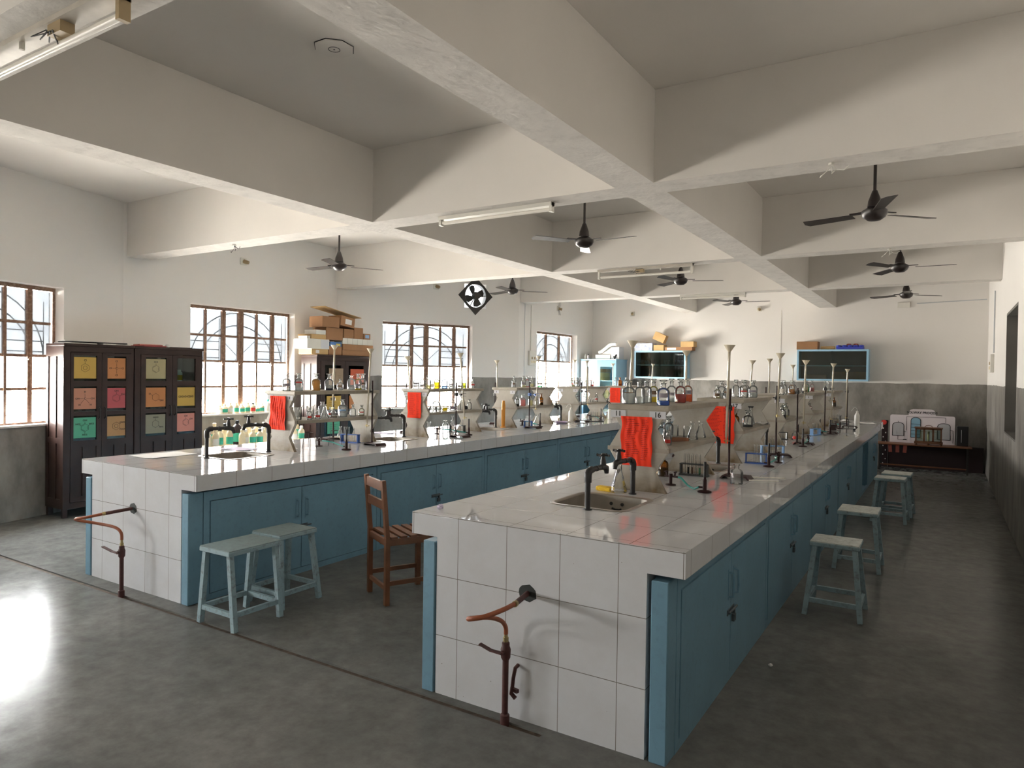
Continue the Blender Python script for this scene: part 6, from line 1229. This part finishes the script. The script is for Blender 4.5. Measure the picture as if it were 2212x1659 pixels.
# display table with the process chart, balance case and dark boards
t = thing('display_table', 'low thin-legged table with a worn wooden top at back wall', 'table', (-.30, 14.14, .018)); m = MB(); m.box(-.72, .72, -.17, .26, .455, .475, .003); m.build('table_top', 'brown_wood', t)
for sx_ in (-1, 1):
    for y in (-.13, .22): m = MB(); m.beam((sx_*.66, y, .001), (sx_*.66, y, .455), .028); m.build('leg', 'iron', t)
m = MB(); m.beam((-.645, -.13, .10), (.645, -.13, .10), .02); m.build('stretcher', 'brown_wood', t)
TZ = .018+.4756
t = thing('process_chart', 'white wall-chart board with SOLWAY PROCESS lettering on display table', 'chart', (-.325, 14.36, TZ)); t.rotation_euler = (radians(-5), 0, 0)
m = MB(); W, H = .50, .50; cp = [(.29+.0*i, 0) for i in range(0)]
m.prism([(-W, 0), (W, 0)] + [(W-.03+.03*cos(a), H-.03+.03*sin(a)) for a in (0, .8, 1.57)] + [(.21, H), (.205, H+.06), (.18, H+.095), (.14, H+.11), (-.14, H+.11), (-.18, H+.095), (-.205, H+.06), (-.21, H)] + [(-W+.03-.03*sin(a), H-.03+.03*cos(a)) for a in (0, .8, 1.57)], -.006, .006, 'y'); m.build('board', 'chart_white', t)
XT = lambda u, v: Matrix.Translation((u, -.0066, v)) @ Matrix.Rotation(pi/2, 4, 'X')
m = MB(); text_mb(m, 'SOLWAY PROCESS', .056, XT(0, H+.045), .0016); m.build('title_lettering', 'ink', t)
m = MB()
def vessel(u0, u1, v0, v1, mid_, cat):
    P = [(u0, v0), (u1, v0), (u1, v1-.05)] + [((u0+u1)/2+(u1-u0)/2*cos(a), v1-.05+.05*sin(a)) for a in (.5, 1.0, 1.57, 2.1, 2.6)] + [(u0, v1-.05)]
    q = MB(); q.prism(P, -.0075, -.0062, 'y'); q.build('vessel_panel', mid_, t)
    for a, b in zip(P, P[1:]+P[:1]): m.beam((a[0], -.0085, a[1]), (b[0], -.0085, b[1]), .010, .002, (0, 1, 0))
vessel(-.46, -.28, .12, .36, 'chart_grey', 0); vessel(-.17, -.02, .10, .46, 'chart_blue', 0); vessel(.24, .43, .08, .37, 'chart_grey', 0)
for a, b in (((-.24, .22), (-.24, .47)), ((-.24, .47), (.36, .47)), ((.36, .47), (.36, .38)), ((-.37, .12), (-.37, .05)), ((-.37, .05), (-.25, .05)), ((.43, .25), (.47, .25)), ((.47, .25), (.47, .03)), ((-.28, .2), (-.24, .2)), ((-.37, .36), (-.37, .385))): m.beam((a[0], -.0085, a[1]), (b[0], -.0085, b[1]), .006, .002, (0, 1, 0))
for v in (.16, .22, .28, .34): m.beam((-.165, -.0088, v), (-.025, -.0088, v), .006, .002, (0, 1, 0))
m.prism([(-.30, .045), (-.22, .045), (-.24, .065), (-.28, .065)], -.009, -.0075, 'y'); m.build('printed_lines', 'ink', t)
t = thing('balance_case', 'brown glazed balance case standing before the white chart board', 'balance', (-.215, 14.09, TZ)); W, D, H = .20, .10, .31; bw = 'balance_wood'
m = MB(); m.box(-W-.015, W+.015, -D-.01, D+.01, .03, .06, .004); m.build('base', bw, t)
for x in (-W+.01, 0, W-.01):
    m = MB(); m.lathe([(.018, 0), (.024, .01), (.014, .03)], 8, c=(x*.98, -D+.02)); m.build('foot', bw, t)
m = MB()
for x0 in (-W, -W/3-.012, W/3-.012, W-.024): m.box(x0, x0+.024 if abs(x0) > .1 else x0+.03, -D, -D+.015, .06, H-.02)
for x0 in (-W, W-.02): m.box(x0, x0+.02, D-.02, D, .06, H-.02)
m.box(-W, W, -D, -D+.0149, .06, .075); m.box(-W, W, -D, -D+.0149, H-.04, H-.02); m.build('frame', bw, t)
m = MB(); m.box(-W-.012, W+.012, -D-.01, D+.01, H-.02, H, .004); m.tube([(-.06, 0, H), (-.04, 0, H+.025), (0, 0, H+.034), (.04, 0, H+.025), (.06, 0, H)], .005, 6); m.build('lid', bw, t)
m = MB(); m.box(-W+.02, W-.02, -D+.005, -D+.008, .075, H-.04); m.build('front_glass', 'cabinet_glass', t)
m = MB(); m.lathe([(.014, .06), (.014, .20), (.02, .205), (.008, .24)], 10); m.beam((-.12, 0, .23), (.12, 0, .23), .008); m.tube([(-.12, 0, .23), (-.12, 0, .11)], .002, 4); m.tube([(.12, 0, .23), (.12, 0, .11)], .002, 4); m.lathe([(0, .105), (.04, .11), (.042, .112)], 12, c=(-.12, 0)); m.lathe([(0, .105), (.04, .11), (.042, .112)], 12, c=(.12, 0)); m.build('beam_and_pans', 'brass', t)
t = thing('dark_board', 'dark maroon board on the floor under the display table', 'board', (-.30, 14.50, .019)); m = MB(); m.box(-.555, .90, -.02, .08, 0, .44, .004); m.build('panel', 'maroon', t)
t = thing('perforated_post', 'dark maroon perforated post with red knob left of chart board', 'post', (-.915, 14.50, 0.019)); m = MB(); m.box(-.05, .05, -.03, .05, 0, .86, .004); m.build('post_body', 'maroon', t)
m = MB(); m.lathe([(0, 0), (.04, 0), (.045, .02), (0, .03)], 14); o = m.build('red_knob', 'label_red', t, (-.01, -.031, .82)); o.rotation_euler = (pi/2, 0, 0)
m = MB()
for i in range(9): m.box(-.03+.04*(i % 2), -.015+.04*(i % 2), -.0325, -.0305, .06+.08*i, .08+.08*i)
m.build('pale_marks', 'paper_white', t)
t = thing('dark_box', 'black box behind the right end of the chart board', 'box', (.285, 14.31, TZ)); m = MB(); m.box(-.085, .085, -.06, .08, 0, .34, .004); m.build('box_body', 'black_plastic', t); m = MB(); m.box(-.02, -.012, -.0615, -.0605, .06, .28); m.build('slot', 'grey_card', t)
for i in range(3): m = MB(); m.X = Matrix.Rotation(.08*(i-1), 4, 'Y'); m.box(-.028, .028, -.004, .004, -.13, 0); tag(m.build('red_booklet', 'terracotta', None, (-.80+.12*i, 13.995, .455+.016)), 'dull red strip hanging under the left front of display table', 'booklet', 'red strips under the display table')
# ------------------------------------------------------------------ plastic bottles by the second window
t = thing('side_table', 'low pale side table under the second window', 'table', (-8.22, 6.2, 0)); m = MB(); m.box(-.33, .33, -.85, 1.0, .565, .595, .004); m.build('table_top', 'white_card', t)
for sx_ in (-.28, .28):
    for y in (-.78, .93): m = MB(); m.beam((sx_, y, .001), (sx_, y, .565), .05); m.build('leg', 'brown_wood', t)
def plastic_bottle(x, y, z, h, w_, cap, lab, label, body='cream_plastic', group=None, tall=False):
    t = thing('plastic_bottle', label, 'bottle', (x, y, z), 0, group); s = (w_/.08, w_/.08, h/.15)
    b = link('body', gmesh('body|pb'+body, lambda: L_([(0, 0), (.037, 0), (.04, .006), (.04, .095), (.034, .108), (.018, .122), (.017, .13)], 16), body), t); b.scale = s
    c = link('cap', gmesh('cap|pb'+cap, lambda: L_([(.019, .126), (.021, .128), (.021, .148), (.018, .15), (0, .15)], 14), cap), t); c.scale = s
    if lab: l = link('paper_label', gmesh('paper_label|pb'+lab, lambda: labmesh2(.02, .075), lab), t); l.scale = s
def labmesh2(z0, z1):
    m = MB(); n = 10; R = .0405; A = [-1.9+2.6*i/n for i in range(n+1)]; lo = [m.V((R*cos(a), R*sin(a), z0)) for a in A]; hi = [m.V((R*cos(a), R*sin(a), z1)) for a in A]
    for i in range(n): m.face((lo[i], lo[i+1], hi[i+1], hi[i]), True)
    return m
xs_ = -8.6-.055; zs_ = SILL+.0212
for i, (px, h, mm, cap, lab) in enumerate(((474, .12, 'cream_plastic', 'cream_plastic', 'label_white'), (485.5, .135, 'cream_plastic', 'cream_plastic', 'label_green'), (497, .155, 'cream_plastic', 'cream_plastic', 'label_white'), (510, .15, 'cream_plastic', 'cream_plastic', 'label_green'), (522.5, .13, 'cream_plastic', 'white_plastic', 'label_green'), (534.5, .15, 'cream_plastic', 'cream_plastic', 'label_green'), (546, .14, 'cream_plastic', 'black_plastic', 'label_red'), (556, .095, 'cream_plastic', 'cream_plastic', 'label_green'), (565.5, .13, 'cream_plastic', 'cream_plastic', 'label_green'), (578, .185, 'white_plastic', 'label_green', 'label_white'))):
    plastic_bottle(xs_, atx(xs_, px, 890)[1], zs_, h, .082 if i != 7 else .065, cap, lab, '%s plastic bottle, %s from left on second window sill' % ('tall white' if i == 9 else ('small cream' if i == 7 else 'cream'), ORD[i]), mm, 'plastic bottles on the second window sill')
k_ = 0
for row, (x, lst) in enumerate(((-8.12, ((450, .20), (463, .22), (478, .23), (496, .24), (520, .20), (533, .19), (546, .19), (558, .19), (571, .2), (636, .18), (648, .19))), (-8.36, ((466, .28), (486, .27), (529, .25), (541, .24), (553, .25), (567, .26), (580, .25), (640, .26))))):
    for i, (px, h) in enumerate(lst):
        y = atx(x, px, 955)[1]; k_ += 1
        cap = ('cream_plastic', 'white_plastic', 'cream_plastic', 'black_plastic', 'white_plastic')[k_ % 5]
        plastic_bottle(x+.03*((k_ % 3)-1), y, .5957, h+.02, .088, cap, ('label_green', None, 'label_white', 'label_green')[k_ % 4], 'cream plastic bottle, %s from left in the %s row on side table' % (ORD[i], 'front' if row == 0 else 'back'), 'cream_plastic', 'plastic bottles on the side table')
t = thing('brown_bottle', 'large brown glass bottle with black cap on side table', 'bottle', (-8.24, atx(-8.24, 512, 940)[1], .5957)); m = MB(); m.lathe([(0, 0), (.06, 0), (.065, .01), (.065, .22), (.05, .26), (.022, .285), (.02, .30)], 18); m.build('glass_body', 'maroon', t); m = MB(); m.lathe([(.024, .295), (.026, .297), (.026, .335), (0, .337)], 14); m.build('cap', 'black_plastic', t); l = link('paper_label', labmesh2(.02, .075).mesh('paper_label', 'label_green'), t); l.scale = (1.63, 1.63, 2.2)
# small plant of cloth flowers on the first window sill
(p_, r_) = onwall(1, 1.42, SILL); t = thing('flower_bunch', 'small bunch of pink and yellow flowers on first window sill', 'flowers', (p_[0]-.05*cos(r_), p_[1]-.05*sin(r_), SILL+.0207))
m = MB()
for k in range(7): a = k*.9; m.tube([(0, 0, .004), (.03*cos(a), .05*sin(a), .05), (.05*cos(a), .11*sin(a), .07)], .003, 5); m.prism([(.03*cos(a), .05*sin(a)), (.06*cos(a+.3), .12*sin(a+.3)), (.05*cos(a-.3), .10*sin(a-.3))], .03, .033, 'z')
m.build('leaves', 'leaf', t)
for k in range(4):
    a = k*1.5+.4; m = MB(); m.lathe([(0, .06), (.02, .068), (.026, .085), (.012, .095), (0, .092)], 8, c=(.05*cos(a), .12*sin(a))); m.build('blossom', 'petal_pink' if k % 2 else 'petal_yellow', t)
# ------------------------------------------------------------------ labels: none may be shared unless grouped and alike
for l_, u_ in LABELS.items():
    if len(u_) > 1 and not all(g for _, g in u_): print('SHARED LABEL', l_, len(u_))
